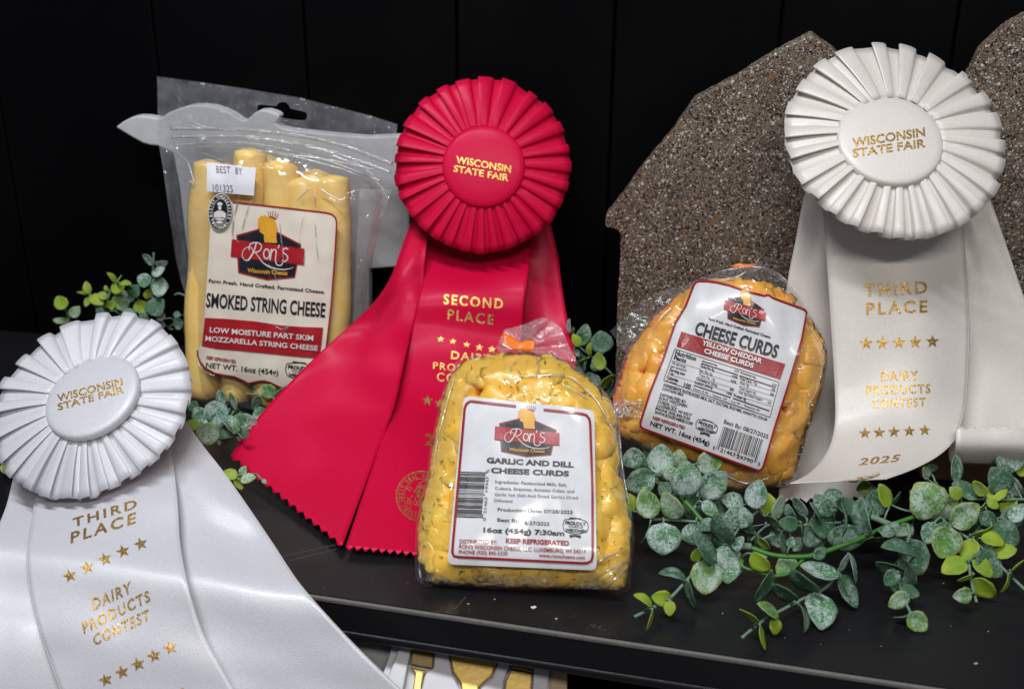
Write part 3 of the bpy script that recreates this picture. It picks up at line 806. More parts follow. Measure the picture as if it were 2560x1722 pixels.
pr = Print('Y2', (.28, -.96)); pr.aff = affine(LG, ((693,246), (1008,334), (842,396))); logo(pr); pr.build('printed_logo', sf, lo)
pr = Print('Y2', (.28, -.96)); T = pr.text
pr.poly('ink_red', [(372,448),(1155,693),(1118,808),(335,560)], 40); pr.build('red_band', sf, lo)
pr = Print('Y2', (.28, -.96)); T = pr.text
T('ink_white', 'YELLOW CHEDDAR', 525, 545, 975, 688, 36, .035); T('ink_white', 'CHEESE CURDS', 541, 607, 912, 722, 36, .035)
T('ink', 'Farm Fresh. Hand Crafted. Farmstead Cheese.', 573, 357, 1045, 499, 19, .03)
T('ink', 'CHEESE CURDS', 466, 463, 1088, 646, 98, .03)
pr.build('title_lettering', sf, lo, .0006)
pr = Print('Y2', (.28, -.96)); T = pr.text
pr.stroke('ink', [(322,578),(1110,830),(1040,1093),(238,815)], 4, closed=True)
for a in ((300,668,512,730), (272,768,490,832), (520,715,800,803), (505,752,795,842), (498,790,772,878), (490,825,768,915), (812,820,1080,903), (808,855,1075,938), (800,890,1058,972), (770,925,1050,1010), (250,842,1042,1092)):
    pr.stroke('ink', [a[:2], a[2:]], 2.2)
for a in ((522,688,800,775), (812,780,1085,870), (465,852,745,945), (762,950,1035,1045)): pr.stroke('ink', [a[:2], a[2:]], 8)
T('ink', 'Nutrition', 322, 620, 480, 668, 34, .04); T('ink', 'Facts', 313, 655, 405, 684, 32, .04)
for s_, a in (('16 servings', (302,690,405,722,20,.01)), ('per container', (290,716,412,750,20,.01)), ('Serving size', (282,742,398,778,20,.035)), ('1 oz', (275,765,312,778,20,.035)),
    ('Calories', (258,800,345,828,24,.04)), ('per serving', (250,820,335,846,13,.04)), ('100', (387,862,440,880,34,.04)), ('Amount/serving', (525,675,640,708,15,.03)),
    ('Total Fat 8g', (512,714,618,748,20,.025)), ('10%', (752,790,795,804,18,.03)), ('Sat. Fat 5g', (505,745,605,780,20,.01)), ('25%', (742,824,785,838,18,.03)), ('Trans Fat .14g', (503,780,625,820,20,.005)),
    ('Cholesterol 25mg', (480,808,640,862,20,.025)), ('8%', (735,890,765,898,18,.03)), ('Sodium 240mg', (470,838,605,880,20,.025)), ('10%', (710,915,752,930,18,.03)), ('% DV', (770,748,806,758,15,.03)),
    ('Amount/serving', (815,760,932,800,15,.03)), ('% DV', (1055,850,1090,862,15,.03)), ('Total Carb. <1g', (808,806,940,850,20,.025)), ('0%', (1050,890,1078,898,18,.03)), ('Fiber 0g', (812,842,880,864,19,.005)), ('0%', (1040,924,1068,933,18,.03)),
    ('Total Sugars 0g', (805,880,930,918,19,.01)), ('Incl. 0g Added Sugars', (805,912,982,970,18,.01)), ('0%', (1020,990,1048,998,18,.005)), ('Protein 5g', (765,935,858,968,20,.025)),
    ('Vitamin D 0%  \u2022  Calcium 15%  \u2022  Iron 0%  \u2022  Potassium 0%', (455,882,960,1050,17,.01)), ('INGREDIENTS: PASTEURIZED MILK, SALT, CULTURE, ENZYMES, ANNATTO COLOR', (235,858,1018,1122,21,.03)),
    ('CONTAINS: MILK', (225,886,388,935,21,.03)), ('DISTRIBUTED BY:', (210,930,405,990,22,.03)), ("RON'S WISCONSIN", (202,957,412,1020,22,.03)), ('CHEESE, LLC.', (192,983,340,1028,22,.03)),
    ('LUXEMBURG, WI 54217', (185,1010,448,1088,22,.03)), ('PHONE (920) 845-5330', (175,1036,435,1115,22,.03)), ('WWW.RONSCHEESE.COM', (168,1063,453,1152,22,.03)), ('NET WT. 16oz (454g)', (135,1152,580,1306,34,.025)), ('Best By: 08/27/2025', (690,1138,1022,1255,32,.01))):
    T('ink', s_, *a)
T('ink_red', 'KEEP REFRIGERATED', 155, 1105, 395, 1183, 23, .035)
pr.aff = affine(BG, ((485,1140), (641,1187), (553,1208))); badge(pr); pr.aff = None
pr.build('label_lettering', sf, lo)
pr = Print('Y2', (.28, -.96)); r = random.Random(21); t = 0.0
while t < .985:
    wd = r.choice((.010, .010, .016, .022)); x = 688+t*309; y = 1160+t*104; dr = 178 if (t < .05 or t > .92 or .47 < t < .53) else 150
    pr.poly('ink', [(x, y), (x+wd*309, y+wd*104), (x+wd*309-dr*.30, y+wd*104+dr*.96), (x-dr*.30, y+dr*.96)], 60)
    t += wd+r.choice((.010, .012, .018, .026))
T = pr.text; T('ink', '0', 607, 1332, 624, 1337, 26, .01); T('ink', '21463', 662, 1350, 775, 1388, 28, .01); T('ink', '29790', 785, 1398, 908, 1438, 28, .01); T('ink', '5', 946, 1452, 962, 1457, 24, .01)
pr.build('barcode', sf, lo)
fl = pl('Y', [(60,510),(100,475),(150,430),(250,340),(350,280),(420,250),(520,228),(600,192),(540,260),(430,340),(330,430),(240,560),(170,640),(120,600),(100,560)])
sheet('bag_flap', fl, 8, lambda x, y: by.base(x, y)+.004+.0015*noise.noise(Vector((x*.012, y*.016, 0))), film_mat('gathered_film_dark', haze=.13, gloss=.3, wr=.5, scale=.8, haze_col=(.5, .5, .5), edge_haze=.1), ty)
tp = pl('Y', [(800,112),(830,100),(860,93),(880,100),(935,100),(960,96),(940,120),(880,128),(830,122)])
o = sheet('tape', tp, 8, lambda x, y: by.base(x, y)-.002, M['orange'], ty); solidify(o, .0006)
V = []; Fc = []; r = random.Random(8)                         # condensation under the film
dz = pl('Y', [(640,200),(960,120),(1060,160),(1180,290),(1240,400),(1100,330),(900,250)])
for i in range(1400):
    if i % 3 == 0: q = (r.uniform(*sorted((px('Y',80,0)[0], px('Y',260,0)[0]))), r.uniform(px('Y',0,930)[1], px('Y',0,1040)[1]))
    elif i % 3 == 1: q = (r.uniform(1600, 2060), r.uniform(650, 800))
    else: q = (r.uniform(1960, 2070), r.uniform(800, 1150))
    if i % 3 == 1 and not inside(q, dz): continue
    if i % 3 == 2 and r.random() > .25: continue
    if not inside(q, out_y) or inside(q, lab_y): continue
    c = unp(*q, by.film(*q)-.0001); rad = r.uniform(.00025, .0009); b0 = len(V)
    V.append(c+(CC-c).normalized()*rad*.7)
    for k in range(6): V.append(c+(CR*math.cos(k*1.047)+CU*math.sin(k*1.047))*rad)
    Fc += [(b0, b0+1+k, b0+1+(k+1) % 6) for k in range(6)]
dm = film_mat('water_droplet', haze=.05, gloss=1.2, wr=0.0)
mesh_obj('condensation_drops', V, Fc, dm, ty, kind='stuff')
# ---- string cheese pouch
out_s = pl('F', [(357,174),(450,186),(560,202),(680,222),(780,247),(850,265),(905,283),(902,330),(894,400),(892,432),(880,440),(868,500),(850,580),(840,640),(828,700),(815,770),(800,850),(770,930),(640,940),(560,928),(430,912),(424,880),(425,800),(440,745),(428,690),(412,640),(400,590),(390,520),(380,450),(372,390),(362,332),(359,260)])
body_s = pl('F', [(385,345),(480,318),(560,312),(700,332),(830,385),(872,440),(858,540),(838,640),(825,750),(810,850),(770,945),(640,955),(560,945),(430,928),(415,890),(405,800),(408,650),(392,520)])
p0, n = bag_plane('F', 432, 922, 760, 944, 13)
n = Vector((n.x*.1, n.y, n.z)).normalized()
bs = Bag(out_s, p0, n, .016, reach=95, crinkle=.0005, lump=.0008, seed=9)
bs.th = make_thick(body_s, .022, p=1.55, reach=120)
tsx = thing('cheese_pouch', 'clear zip pouch of smoked string cheese with a hang hole and a cream printed label', 'cheese pouch', (p0.x, p0.y, 0))
hole = smooth_closed(pl('P', [(1146,290),(1150,268),(1175,260),(1280,270),(1300,262),(1315,245),(1345,238),(1375,246),(1395,270),(1412,292),(1515,315),(1535,335),(1530,370),(1505,383),(1340,362),(1170,310),(1150,303)]), 2)
def sfilm(x, y):
    return bs.film(x, y)-.0015
P, Fc = fill(out_s, 10, [hole])
mesh_obj('pouch_film', [unp(x, y, sfilm(x, y)) for x, y in P], Fc, M['pouch_film'], tsx)
mesh_obj('pouch_film', [unp(x, y, bs.base(x, y)+.0008+bs.th(x, y)*.45) for x, y in P], [f[::-1] for f in Fc], M['pouch_back'], tsx)
for k, (a, b_, wdt) in enumerate(((((390,292),(560,296),(740,320),(893,372)), 0, .0017), (((392,312),(560,312),(740,342),(890,392)), 0, .0013), (((398,330),(560,326),(720,358),(868,412)), 0, .0009))):
    pts = catmull([tuple(px('F', *p)) for p in a], 40)
    V, Fc = tube([unp(x, y, sfilm(x, y)-.0004) for x, y in pts], [wdt*(1+.35*noise.noise(Vector((i*.8, k, 0)))) for i in range(40)], 6)
    mesh_obj('zip_ridge', V, Fc, M['zip'], tsx)
seal = pl('F', [(362,330),(392,300),(400,340),(404,420),(420,560),(436,700),(448,745),(440,760),(428,700),(405,600),(388,500),(372,390)])
sheet('side_seal', seal, 9, lambda x, y: sfilm(x, y)-.0006, film_mat('frosted_seal', haze=.22, gloss=.6, wr=.6, scale=2, haze_col=(.36, .39, .42)), tsx)
sealr = pl('F', [(818,430),(893,432),(868,500),(850,580),(840,640),(828,700),(800,850),(806,700),(812,560)])
sheet('side_seal', sealr, 9, lambda x, y: sfilm(x, y)-.0006, film_mat('frosted_seal_pale', haze=.30, gloss=.5, wr=.6, scale=2, haze_col=(.6, .6, .63)), tsx)
tops = pl('F', [(359,176),(450,188),(560,204),(680,224),(780,249),(850,267),(903,284),(900,330),(893,372),(740,322),(560,298),(392,292),(360,290)])
holeT = hole
sheet('header_seal', tops, 9, lambda x, y: sfilm(x, y)-.0005, film_mat('frosted_header', haze=.30, gloss=.3, wr=.5, scale=3, haze_col=(.30, .30, .34)), tsx, holes=[holeT])
# sticks of cheese
def stick(pts, r0, dz):
    P = catmull([tuple(px('F', *p)) for p in pts], 26); m = len(P); rad = []
    for i in range(m):
        t = i/(m-1); c = min(1, math.sin(min(1, t/.06)*math.pi/2)*1.0, math.sin(min(1, (1-t)/.06)*math.pi/2))
        rad.append(r0*(.50+.5*c)*1.0*(1+.16*noise.noise(Vector((t*5, dz*900, r0*700))))*(.30 if i in (0, m-1) else 1))
    mid = [bs.base(*q)-.0035+dz for q in P]
    V, Fc = tube([unp(q[0]+3*noise.noise(Vector((i*.25, r0*900, dz*500))), q[1], d) for i, (q, d) in enumerate(zip(P, mid))], rad, 14)
    mesh_obj('string_cheese', V, Fc, M['string'], tsx)
for pts, r0, dz in (([(476,362),(470,500),(462,700),(466,915)], .0125, 0), ([(571,336),(566,480),(545,700),(538,922)], .0120, -.003), ([(642,362),(640,520),(628,720),(612,930)], .0130, -.004),
    ([(690,402),(700,540),(690,740),(680,936)], .0125, -.0045), ([(756,398),(762,520),(760,700),(742,930)], .0125, -.002), ([(520,372),(508,520),(500,720),(500,918)], .011, .010), ([(720,385),(722,540),(722,740),(705,938)], .012, .010), ([(605,350),(600,480),(590,720),(578,920)], .011, .010)):
    stick(pts, r0, dz)
ls = [(150,62),(320,76),(700,118),(1045,158),(1098,170),(1130,198),(1140,240),(1125,500),(1095,900),(1060,1200),(1040,1400),(1000,1600),(900,1620),(760,1560),(670,1528),(610,1498),(560,1485),(500,1492),(440,1505),(400,1482),(330,1452),(250,1440),(180,1426),(100,1385),(60,1335),(38,1285),(36,1235),(75,1195),(95,1000),(110,800),(130,500),(142,260)]
lab_s = pl('A2', ls)
def labs(x, y):
    rid = .0012*math.cos((x-(516+0))/76*2*math.pi) + .0010*noise.noise(Vector((x*.03, y*.012, 2)))
    return bs.front(x, y)-.0042-rid*.7
lo = sheet('label', lab_s, 8, labs, M['label_cream'], tsx)
sf = lambda x, y: unp(x, y, labs(x, y))
pr = Print('A2', (.06, -1))
pr.stroke('ink_red', [(315,80),(700,122),(1045,162),(1095,174),(1125,202),(1134,245),(1119,500),(1089,900),(1054,1200),(1034,1400),(1000,1590)], 12)
pr.stroke('ink_red', [(900,1610),(760,1552),(670,1520),(610,1490),(560,1478),(500,1486),(440,1498),(400,1476),(330,1446),(250,1434),(180,1420),(104,1380),(66,1332),(45,1285),(42,1240)], 12)
pr.build('label_border', sf, lo)
pr = Print('A2', (.06, -1)); pr.aff = affine(LG, ((303,443), (880,508), (586,680))); logo(pr); pr.build('printed_logo', sf, lo)
pr = Print('A2', (.06, -1)); pr.poly('banner', [(100,985),(250,992),(500,1014),(700,1045),(860,1056),(1028,1062),(1000,1300),(850,1292),(700,1275),(400,1245),(200,1228),(76,1206)], 40); pr.build('red_band', sf, lo)
pr = Print('A2', (.06, -1)); T = pr.text
T('ink', 'Farm Fresh. Hand Crafted. Farmstead Cheese.', 130, 708, 1040, 796, 27, .025); T('ink', 'SMOKED STRING CHEESE', 108, 898, 1042, 980, 112, .022)
T('ink_white', 'LOW MOISTURE PART SKIM', 138, 1098, 950, 1165, 42, .02); T('ink_white', 'MOZZARELLA STRING CHEESE', 104, 1165, 985, 1243, 40, .02)
pr.build('title_lettering', sf, lo, .0006)
pr = Print('A2', (.06, -1)); T = pr.text
T('ink_red', 'KEEP REFRIGERATED', 112, 1308, 343, 1342, 26, .03); T('ink', 'NET WT. 16oz (454g)', 108, 1375, 675, 1435, 42, .02)
pr.aff = affine(BG, ((736,1390), (952,1412), (845,1468))); badge(pr); pr.aff = None
pr.build('label_lettering', sf, lo)
sd = lambda x, y: labs(x, y)-.0022
so = sheet('date_sticker', pl('P', [(748,710),(1133,757),(1117,975),(745,940)]), 10, sd, M['sticker'], tsx)
pr = Print('P', (-.03, -1)); pr.text('ink_grey', 'BEST', 820, 792, 932, 800, 56, -.006); pr.text('ink_grey', 'BY', 972, 802, 1024, 806, 52, -.006); pr.text('ink_grey', '101325', 795, 938, 952, 948, 58, -.006)
pr.build('date_lettering', lambda x, y: unp(x, y, sd(x, y)), so)
mc = (220, 158); 
def ell(rx, ry, k=36): return [(mc[0]+rx*math.cos(t)+.06*ry*math.sin(-t), mc[1]+ry*math.sin(t)) for t in [2*math.pi*i/k for i in range(k)]]
mo = sheet('medallion_sticker', pl('A2', ell(96, 147)), 8, sd, M['label_shade'], tsx)
pr = Print('A2'); pr.poly('ink', ell(90, 140), 20)
def ring_text(body, a0, a1, rx, ry, h, inward=False):
    n_ = len(body)
    for i, ch in enumerate(body):
        if ch == ' ': continue
        a = math.radians(a0+(a1-a0)*i/(n_-1)); x = mc[0]+rx*math.cos(a); y = mc[1]+ry*math.sin(a)
        tx, ty = -rx*math.sin(a), ry*math.cos(a)
        if inward: tx, ty = -tx, -ty
        L = math.hypot(tx, ty); tx /= L; ty /= L; u = (ty, -tx); wd = 7
        pr.text('ink_white', ch, x-tx*wd, y-ty*wd, x+tx*wd, y+ty*wd, h, .03, up=u)
ring_text('MASTER CHEESEMAKER', 165, 385, 66, 112, 22); ring_text('WISCONSIN', 150, 45, 84, 132, 20, True)
pr.stroke('ink_white', ell(60, 104), 3, closed=True)
for q in (([(196,92),(210,80),(232,82),(240,94),(232,108),(202,106)]), ([(205,110),(230,112),(230,136),(218,144),(206,134)]), ([(170,165),(200,146),(238,148),(266,168),(262,205),(240,200),(195,202),(172,200)]), ([(165,212),(215,205),(258,212),(250,222),(200,220)]), ([(185,232),(215,226),(245,232),(232,248),(200,248)])):
    pr.poly('ink_white', q, 40)
pr.build('medallion_print', lambda x, y: unp(x, y, sd(x, y)), mo)
# film highlights, built as thin pale glossy tubes along the folds
def crease_mat():
    m, nt = new_mat('film_fold_ridge'); b = NB(nt)
    tr = b.n('ShaderNodeBsdfTransparent'); gl = b.n('ShaderNodeBsdfGlossy'); gl.inputs['Roughness'].default_value = .22
    df = b.n('ShaderNodeBsdfDiffuse'); df.inputs[0].default_value = (.85, .87, .9, 1)
    a = b.n('ShaderNodeMixShader'); a.inputs[0].default_value = .35; b.l(gl.outputs[0], a.inputs[1]); b.l(df.outputs[0], a.inputs[2])
    c = b.n('ShaderNodeMixShader'); b.l(b.ramp(b.noise(140, 3, .6), [(.40, .08), (.62, .75)]), c.inputs[0]); b.l(tr.outputs[0], c.inputs[1]); b.l(a.outputs[0], c.inputs[2])
    o = b.n('ShaderNodeOutputMaterial'); b.l(c.outputs[0], o.inputs[0]); return m
M['crease'] = crease_mat()  # pale half-clear tube colour standing in for light streaks on the film
def creases(lst, df_, parent):
    for c, pts, r_ in lst:
        P_ = catmull([tuple(px(c, *p)) for p in pts], 22); m_ = len(P_)
        V, Fc = tube([unp(x, y, df_(x, y)+r_*.2) for x, y in P_], [r_*max(.12, math.sin(math.pi*i/(m_-1))**.6)*(1+.4*noise.noise(Vector((i*.6, pts[0][0]*.1, 0)))) for i in range(m_)], 6)
        mesh_obj('film_crease', V, Fc, M['crease'], parent)
creases([('D', [(560,352),(700,345),(860,345),(950,400),(1040,500),(1110,640)], .0005), ('D', [(1000,1385),(1060,1345),(1150,1305),(1222,1290)], .0006), ('D', [(1010,1500),(1100,1430),(1205,1320)], .0007), ('D', [(1060,1508),(1140,1440),(1212,1360)], .0006), ('D', [(985,1470),(1080,1410),(1150,1380)], .0005),
    ('D', [(690,232),(712,290),(690,365)], .0004), ('D', [(780,352),(900,420),(1000,485)], .0004), ('D', [(1025,560),(1100,610),(1118,660),(1075,650)], .0006), ('D', [(255,345),(205,520),(160,700),(130,900)], .0004), ('D', [(1150,640),(1168,850),(1205,1050)], .0004), ('D', [(70,1300),(62,1400),(75,1475)], .0005), ('D', [(600,260),(560,300),(575,340)], .0004), ('D', [(440,470),(700,500),(1010,530)], .0003)],
    lambda x, y: bd.film(x, y)-.0003, tb)
creases([('Y', [(640,185),(760,195),(850,170),(900,140)], .0006), ('Y', [(440,360),(370,430),(310,540)], .0004), ('Y', [(1240,430),(1225,600),(1205,760)], .0004), ('Y', [(780,1395),(900,1440),(1040,1405)], .0006), ('Y', [(1120,940),(1190,935),(1260,900)], .0004), ('Y', [(700,150),(900,115),(1060,140),(1180,240),(1270,380)], .0004), ('Y', [(140,900),(160,980),(200,1040)], .0004)],
    lambda x, y: by.film(x, y)-.0003, ty)
creases([('P', [(1148,850),(1122,960),(1092,1060)], .0006), ('P', [(1595,888),(1700,960),(1800,1010),(1840,980)], .0007), ('P', [(1595,888),(1520,950),(1440,1035)], .0006), ('P', [(1598,895),(1605,1040),(1660,1200)], .0006), ('P', [(470,592),(540,660),(600,720),(650,890)], .0006), ('P', [(700,632),(790,665),(870,700)], .0004), ('P', [(560,860),(600,850),(640,885)], .0006), ('P', [(1840,960),(1940,930),(2060,880)], .0005), ('P', [(1150,640),(1200,660),(1260,700)], .0004),
    ('P', [(480,500),(620,510),(760,540),(900,575)], .0008), ('P', [(1200,600),(1400,650),(1700,690),(2080,770)], .0008), ('P', [(470,590),(900,590),(1300,640),(1800,760),(2060,870)], .0005), ('P', [(540,385),(640,400),(720,430),(890,462)], .0009), ('P', [(500,430),(620,420),(700,455)], .0008), ('P', [(1900,930),(1880,1010),(1890,1065)], .0005)],
    lambda x, y: min(sfilm(x, y), labs(x, y)+.001 if inside((x, y), lab_s) else 99)-.0008, tsx)
creases([('A2', [(372,20),(335,180),(318,330),(372,402)], .0006), ('A2', [(480,20),(425,170),(388,312)], .0005), ('A2', [(686,235),(705,420),(720,560)], .0005), ('A2', [(872,180),(842,380),(880,480),(868,580)], .0004), ('A2', [(965,240),(975,400),(992,560)], .0004), ('A2', [(640,1040),(700,1075),(770,1050),(700,1110)], .0005), ('A2', [(600,560),(660,680),(690,760)], .0003), ('A2', [(30,1310),(90,1395),(180,1440)], .0004), ('A2', [(1185,180),(1215,300),(1180,690)], .0004)],
    lambda x, y: labs(x, y)-.0012, tsx)
# ------------------------------------------------------------------ rosettes
def ribbon(name, rows, mat, parent, nu=16, nv=70, ch=.0015, bow=0.0, teeth=0, clamp=True, thick=.0004, wav=.0035):
    """rows: (Lx, Ly, Rx, Ry, depthL, depthR) in photo pixels; a smooth strip through them"""
    R_ = catmull(rows, nv); V = []; Fc = []; uv = []; ln = 0; pm = None
    for j, (lx, ly, rx, ry, dl, dr) in enumerate(R_):
        mid = unp((lx+rx)/2, (ly+ry)/2, (dl+dr)/2)
        if pm: ln += (mid-pm).length
        pm = mid
        for i in range(nu+1):
            u = i/nu; x = lx+(rx-lx)*u; y = ly+(ry-ly)*u
            d = dl+(dr-dl)*u-bow*math.sin(math.pi*u)-wav*noise.noise(Vector((u*2.2, j*.05, len(name)+lx*.01)))
            if teeth and j == nv-1:
                q = R_[j-2]; w2 = 1-u; vx = (lx-q[0])*w2+(rx-q[2])*u; vy = (ly-q[1])*w2+(ry-q[3])*u; vl = math.hypot(vx, vy) or 1
                k = (5.5 if i % 2 else -6.5)*(1 if 0 < i < nu else .3); x += vx/vl*k; y += vy/vl*k
            if clamp and y > 1000:
                ye = 1488+(x-777.5)*.1496; m_ = dshelf(x, ye-38*math.log(1+math.exp(max(-20, min(20, (ye-y)/38)))), ch+.007*math.exp(-((y-ye)/90)**2)); kk = .032; h_ = max(kk-abs(d-m_), 0)/kk; d = min(d, m_)-h_*h_*kk*.25
            V.append(unp(x, y, d)); uv.append((u*.08, ln))
    for j in range(nv-1):
        for i in range(nu): a = j*(nu+1)+i; Fc.append((a+nu+1, a+nu+2, a+1, a))
    o = mesh_obj(name, V, Fc, mat, parent, uvs=uv); solidify(o, thick)
    # stitched selvedges: a fine raised hem on both long sides
    for sd_ in (0, nu):
        k = 1 if sd_ == 0 else nu-1
        pts = [V[j*(nu+1)+sd_]*.86+V[j*(nu+1)+k]*.14+(CC-V[j*(nu+1)+sd_]).normalized()*.00035 for j in range(0, nv)]
        hv, hf = tube(pts, .00022, 4); mesh_obj('hem_stitch', hv, hf, mat, o)
    return o, bvh_surf(V, Fc)
def rosette(parent, c, d, r_px, aspect, rot, b_px, b_aspect, brot, mat, npleat, seed, boff=(0, 0), start=0.0, squeeze=.42, lift=.0085, bmat=None):
    """pleated ring and padded button; frame tilted back so that it shows the photo's ellipse"""
    tau = math.acos(min(1, aspect)); C0 = unp(*c, d)
    e1 = CR*math.cos(rot)+CU*math.sin(rot); e2s = -CR*math.sin(rot)+CU*math.cos(rot)
    e2 = e2s*math.cos(tau)+CF*math.sin(tau); nrm = (-CF)*math.cos(tau)+e2s*math.sin(tau)
    Ro = r_px*d/FPX; Ri = Ro*.37; rg = random.Random(seed)
    prof = [(0.00,-1.1,.988),(.045,-.9,.99),(.08,-.15,.995),(.10,.22,1),(.15,.48,1),(.24,.72,1),(.36,.88,1),(.47,.97,1),(.56,1.0,1),(.605,.95,1),(.622,.8,1),(.615,.5,.998),(.55,-.2,.99),(.47,-.8,.99),(.49,-1.05,.988),(.60,-1.15,.988),(.80,-1.12,.988)]
    nr = 9; V = []; Fc = []; uv = []; cols = 0
    for k in range(npleat):
        wv = rg.uniform(.85, 1.15); ph = rg.uniform(-.16, .16); hh = rg.uniform(.7, 1.25); tl_ = rg.uniform(-.5, .5); ro = rg.uniform(.985, 1.01)
        for a, b_, rr_ in prof:
            t = (k+a+ph*math.sin(math.pi*min(a, 1)))/npleat
            cols += 1
            for j in range(nr):
                s_ = j/(nr-1); rad = Ri+(Ro*rr_*ro-Ri)*s_
                th = 2*math.pi*(t+squeeze/npleat*0)+start
                th = th-squeeze*math.sin(th+math.pi/2)*.5            # pleats crowd together at the bottom
                # folds narrow towards the button
                amp = lift*Ro/.065*(.16+.84*s_**.85)*.26*hh
                z = (b_+tl_*(a-.35)*(1 if b_ > 0 else 0)*1.6)*amp+.004-.006*s_*s_*Ro/.065+.0015*math.sin(th*3+seed)*s_
                V.append(C0+(e1*math.cos(th)+e2*math.sin(th))*rad+nrm*z); uv.append((s_*.06, t*npleat*.02))
    for i in range(cols):
        i2 = (i+1) % cols
        for j in range(nr-1): Fc.append((i*nr+j, i*nr+j+1, i2*nr+j+1, i2*nr+j))
    o = mesh_obj('pleated_ring', V, Fc, M[{'white_satin': 'white_satin_hem', 'ivory_satin': 'ivory_satin_hem', 'red_satin': 'red_satin_hem'}[mat.name]], parent, uvs=uv); o.data.set_sharp_from_angle(angle=math.radians(38)); solidify(o, .00025)
    # hem line near the rim of each pleat face
    # button
    tb_ = math.acos(min(1, b_aspect)); f1 = CR*math.cos(brot)+CU*math.sin(brot); g2 = -CR*math.sin(brot)+CU*math.cos(brot)
    f2 = g2*math.cos(tb_)+CF*math.sin(tb_); bn = (-CF)*math.cos(tb_)+g2*math.sin(tb_)
    Bc = unp(c[0]+boff[0], c[1]+boff[1], d-.0050); Rb = b_px*d/FPX
    V = []; Fc = []; uv = []; S = 48
    pr_ = [(.90,-.006),(.985,-.004),(1.0,-.0018),(.995,-.0002),(.975,.0009),(.94,.0016),(.85,.0022),(.6,.0028),(.3,.0031)]
    for rr_, z in pr_:
        for k in range(S):
            th = 2*math.pi*k/S; V.append(Bc+(f1*math.cos(th)+f2*math.sin(th))*Rb*rr_+bn*z); uv.append((rr_*.03*math.cos(th), rr_*.03*math.sin(th)))
    V.append(Bc+bn*.0032); uv.append((0, 0))
    for j in range(len(pr_)-1):
        for k in range(S): Fc.append((j*S+k, j*S+(k+1) % S, (j+1)*S+(k+1) % S, (j+1)*S+k))
    L_ = (len(pr_)-1)*S; Fc += [(L_+k, L_+(k+1) % S, len(V)-1) for k in range(S)]
    bo = mesh_obj('center_button', V, Fc, bmat or mat, parent, uvs=uv)
    return bo, bvh_surf(V, Fc), (C0, e1, e2, nrm, Ro)
def rows(c, data, dp):
    out = []
    for (lx, ly, rx, ry), dd in zip(data, dp):
        a = px(c, lx, ly); b_ = px(c, rx, ry)
        dl, dr = dd if hasattr(dd, '__len__') else (dd, dd)
        out.append((a[0], a[1], b_[0], b_[1], dl, dr))
    return out
# red, second place
O = unp(*px('R', 500, 1300), dshelf(*px('R', 500, 1300))); O.z = 0
tr_ = thing('prize_rosette', 'red satin second place rosette with gold lettering, its tails spread over the shelf', 'rosette', O)
tails = []
tl, s_l = ribbon('ribbon_tail', rows('R', [(640,440,720,450),(585,490,640,500),(545,590,622,600),(515,670,615,680),(470,740,600,745),(400,810,580,830),(300,900,555,940),(180,1020,525,1070),(100,1110,480,1190),(20,1222,365,1500)],
    [.862,.848,.834,(.822,.833),(.814,.826),(.810,.820),(.802,.800),(.792,.776),(.781,.750),(.772,.690)]), M['red_satin'], tr_, nu=28, teeth=1, nv=90)
tc, s_c = ribbon('ribbon_tail', rows('R', [(630,500,955,500),(622,600,945,600),(615,680,935,690),(600,745,925,760),(580,830,918,860),(555,940,905,960),(525,1070,880,1100),(480,1190,850,1250),(375,1505,800,1545)],
    [.866,.848,(.832,.832),(.824,.828),(.822,.828),(.812,.818),(.788,.794),(.750,.750),(.686,.682)]), M['red_satin'], tr_, nu=34, teeth=1, nv=90)
tr3, s_r = ribbon('ribbon_tail', rows('R', [(860,480,1000,470),(880,600,1030,600),(890,700,1043,700),(895,800,1060,800),(900,900,1085,900),(905,1010,1075,1010),(910,1200,1040,1200)],
    [.875,.872,.866,.858,.848,.835,.81]), M['red_satin'], tr_, nu=16, teeth=1, nv=60)
bo, sb, fr_ = rosette(tr_, (1206.5, 412), .824, 222, .999, 0, 103.5, .999, 0, M['red_satin'], 28, 3, boff=(3, 5), start=.1)
up = (.10, -1)
pr = Print('R2', up); pr.text('gold', 'WISCONSIN', 586, 742, 1034, 823, 58, .02); pr.text('gold', 'STATE FAIR', 567, 814, 1017, 893, 55, .02); pr.build('gold_lettering', sb, bo, .0005)
pr = Print('S', (.05, -1)); T = pr.text
T('gold', 'SECOND', 347, 234, 928, 283, 100, .022, space=1.3); T('gold', 'PLACE', 386, 384, 838, 437, 100, .022, space=1.3)
for x, y, q in ((320,578,38), (440,600,36), (575,632,40), (700,660,46), (822,678,46)): pr.star('gold', x, y, q, .85, rot=.1)
T('gold', 'DAIRY', 420, 770, 820, 812, 80, .02, space=1.2); T('gold', 'PRODUCTS', 245, 870, 860, 935, 72, .02, space=1.2); T('gold', 'CONTEST', 280, 985, 860, 1050, 85, .02, space=1.2)
for k in range(5): pr.star('gold', 192+k*118, 1180+k*30, 56, 1.0, rot=.1)
T('gold', '2025', 165, 1615, 520, 1670, 118, .022, space=1.1); pr.build('gold_lettering', s_c, tc, .0006)
pr = Print('Se')
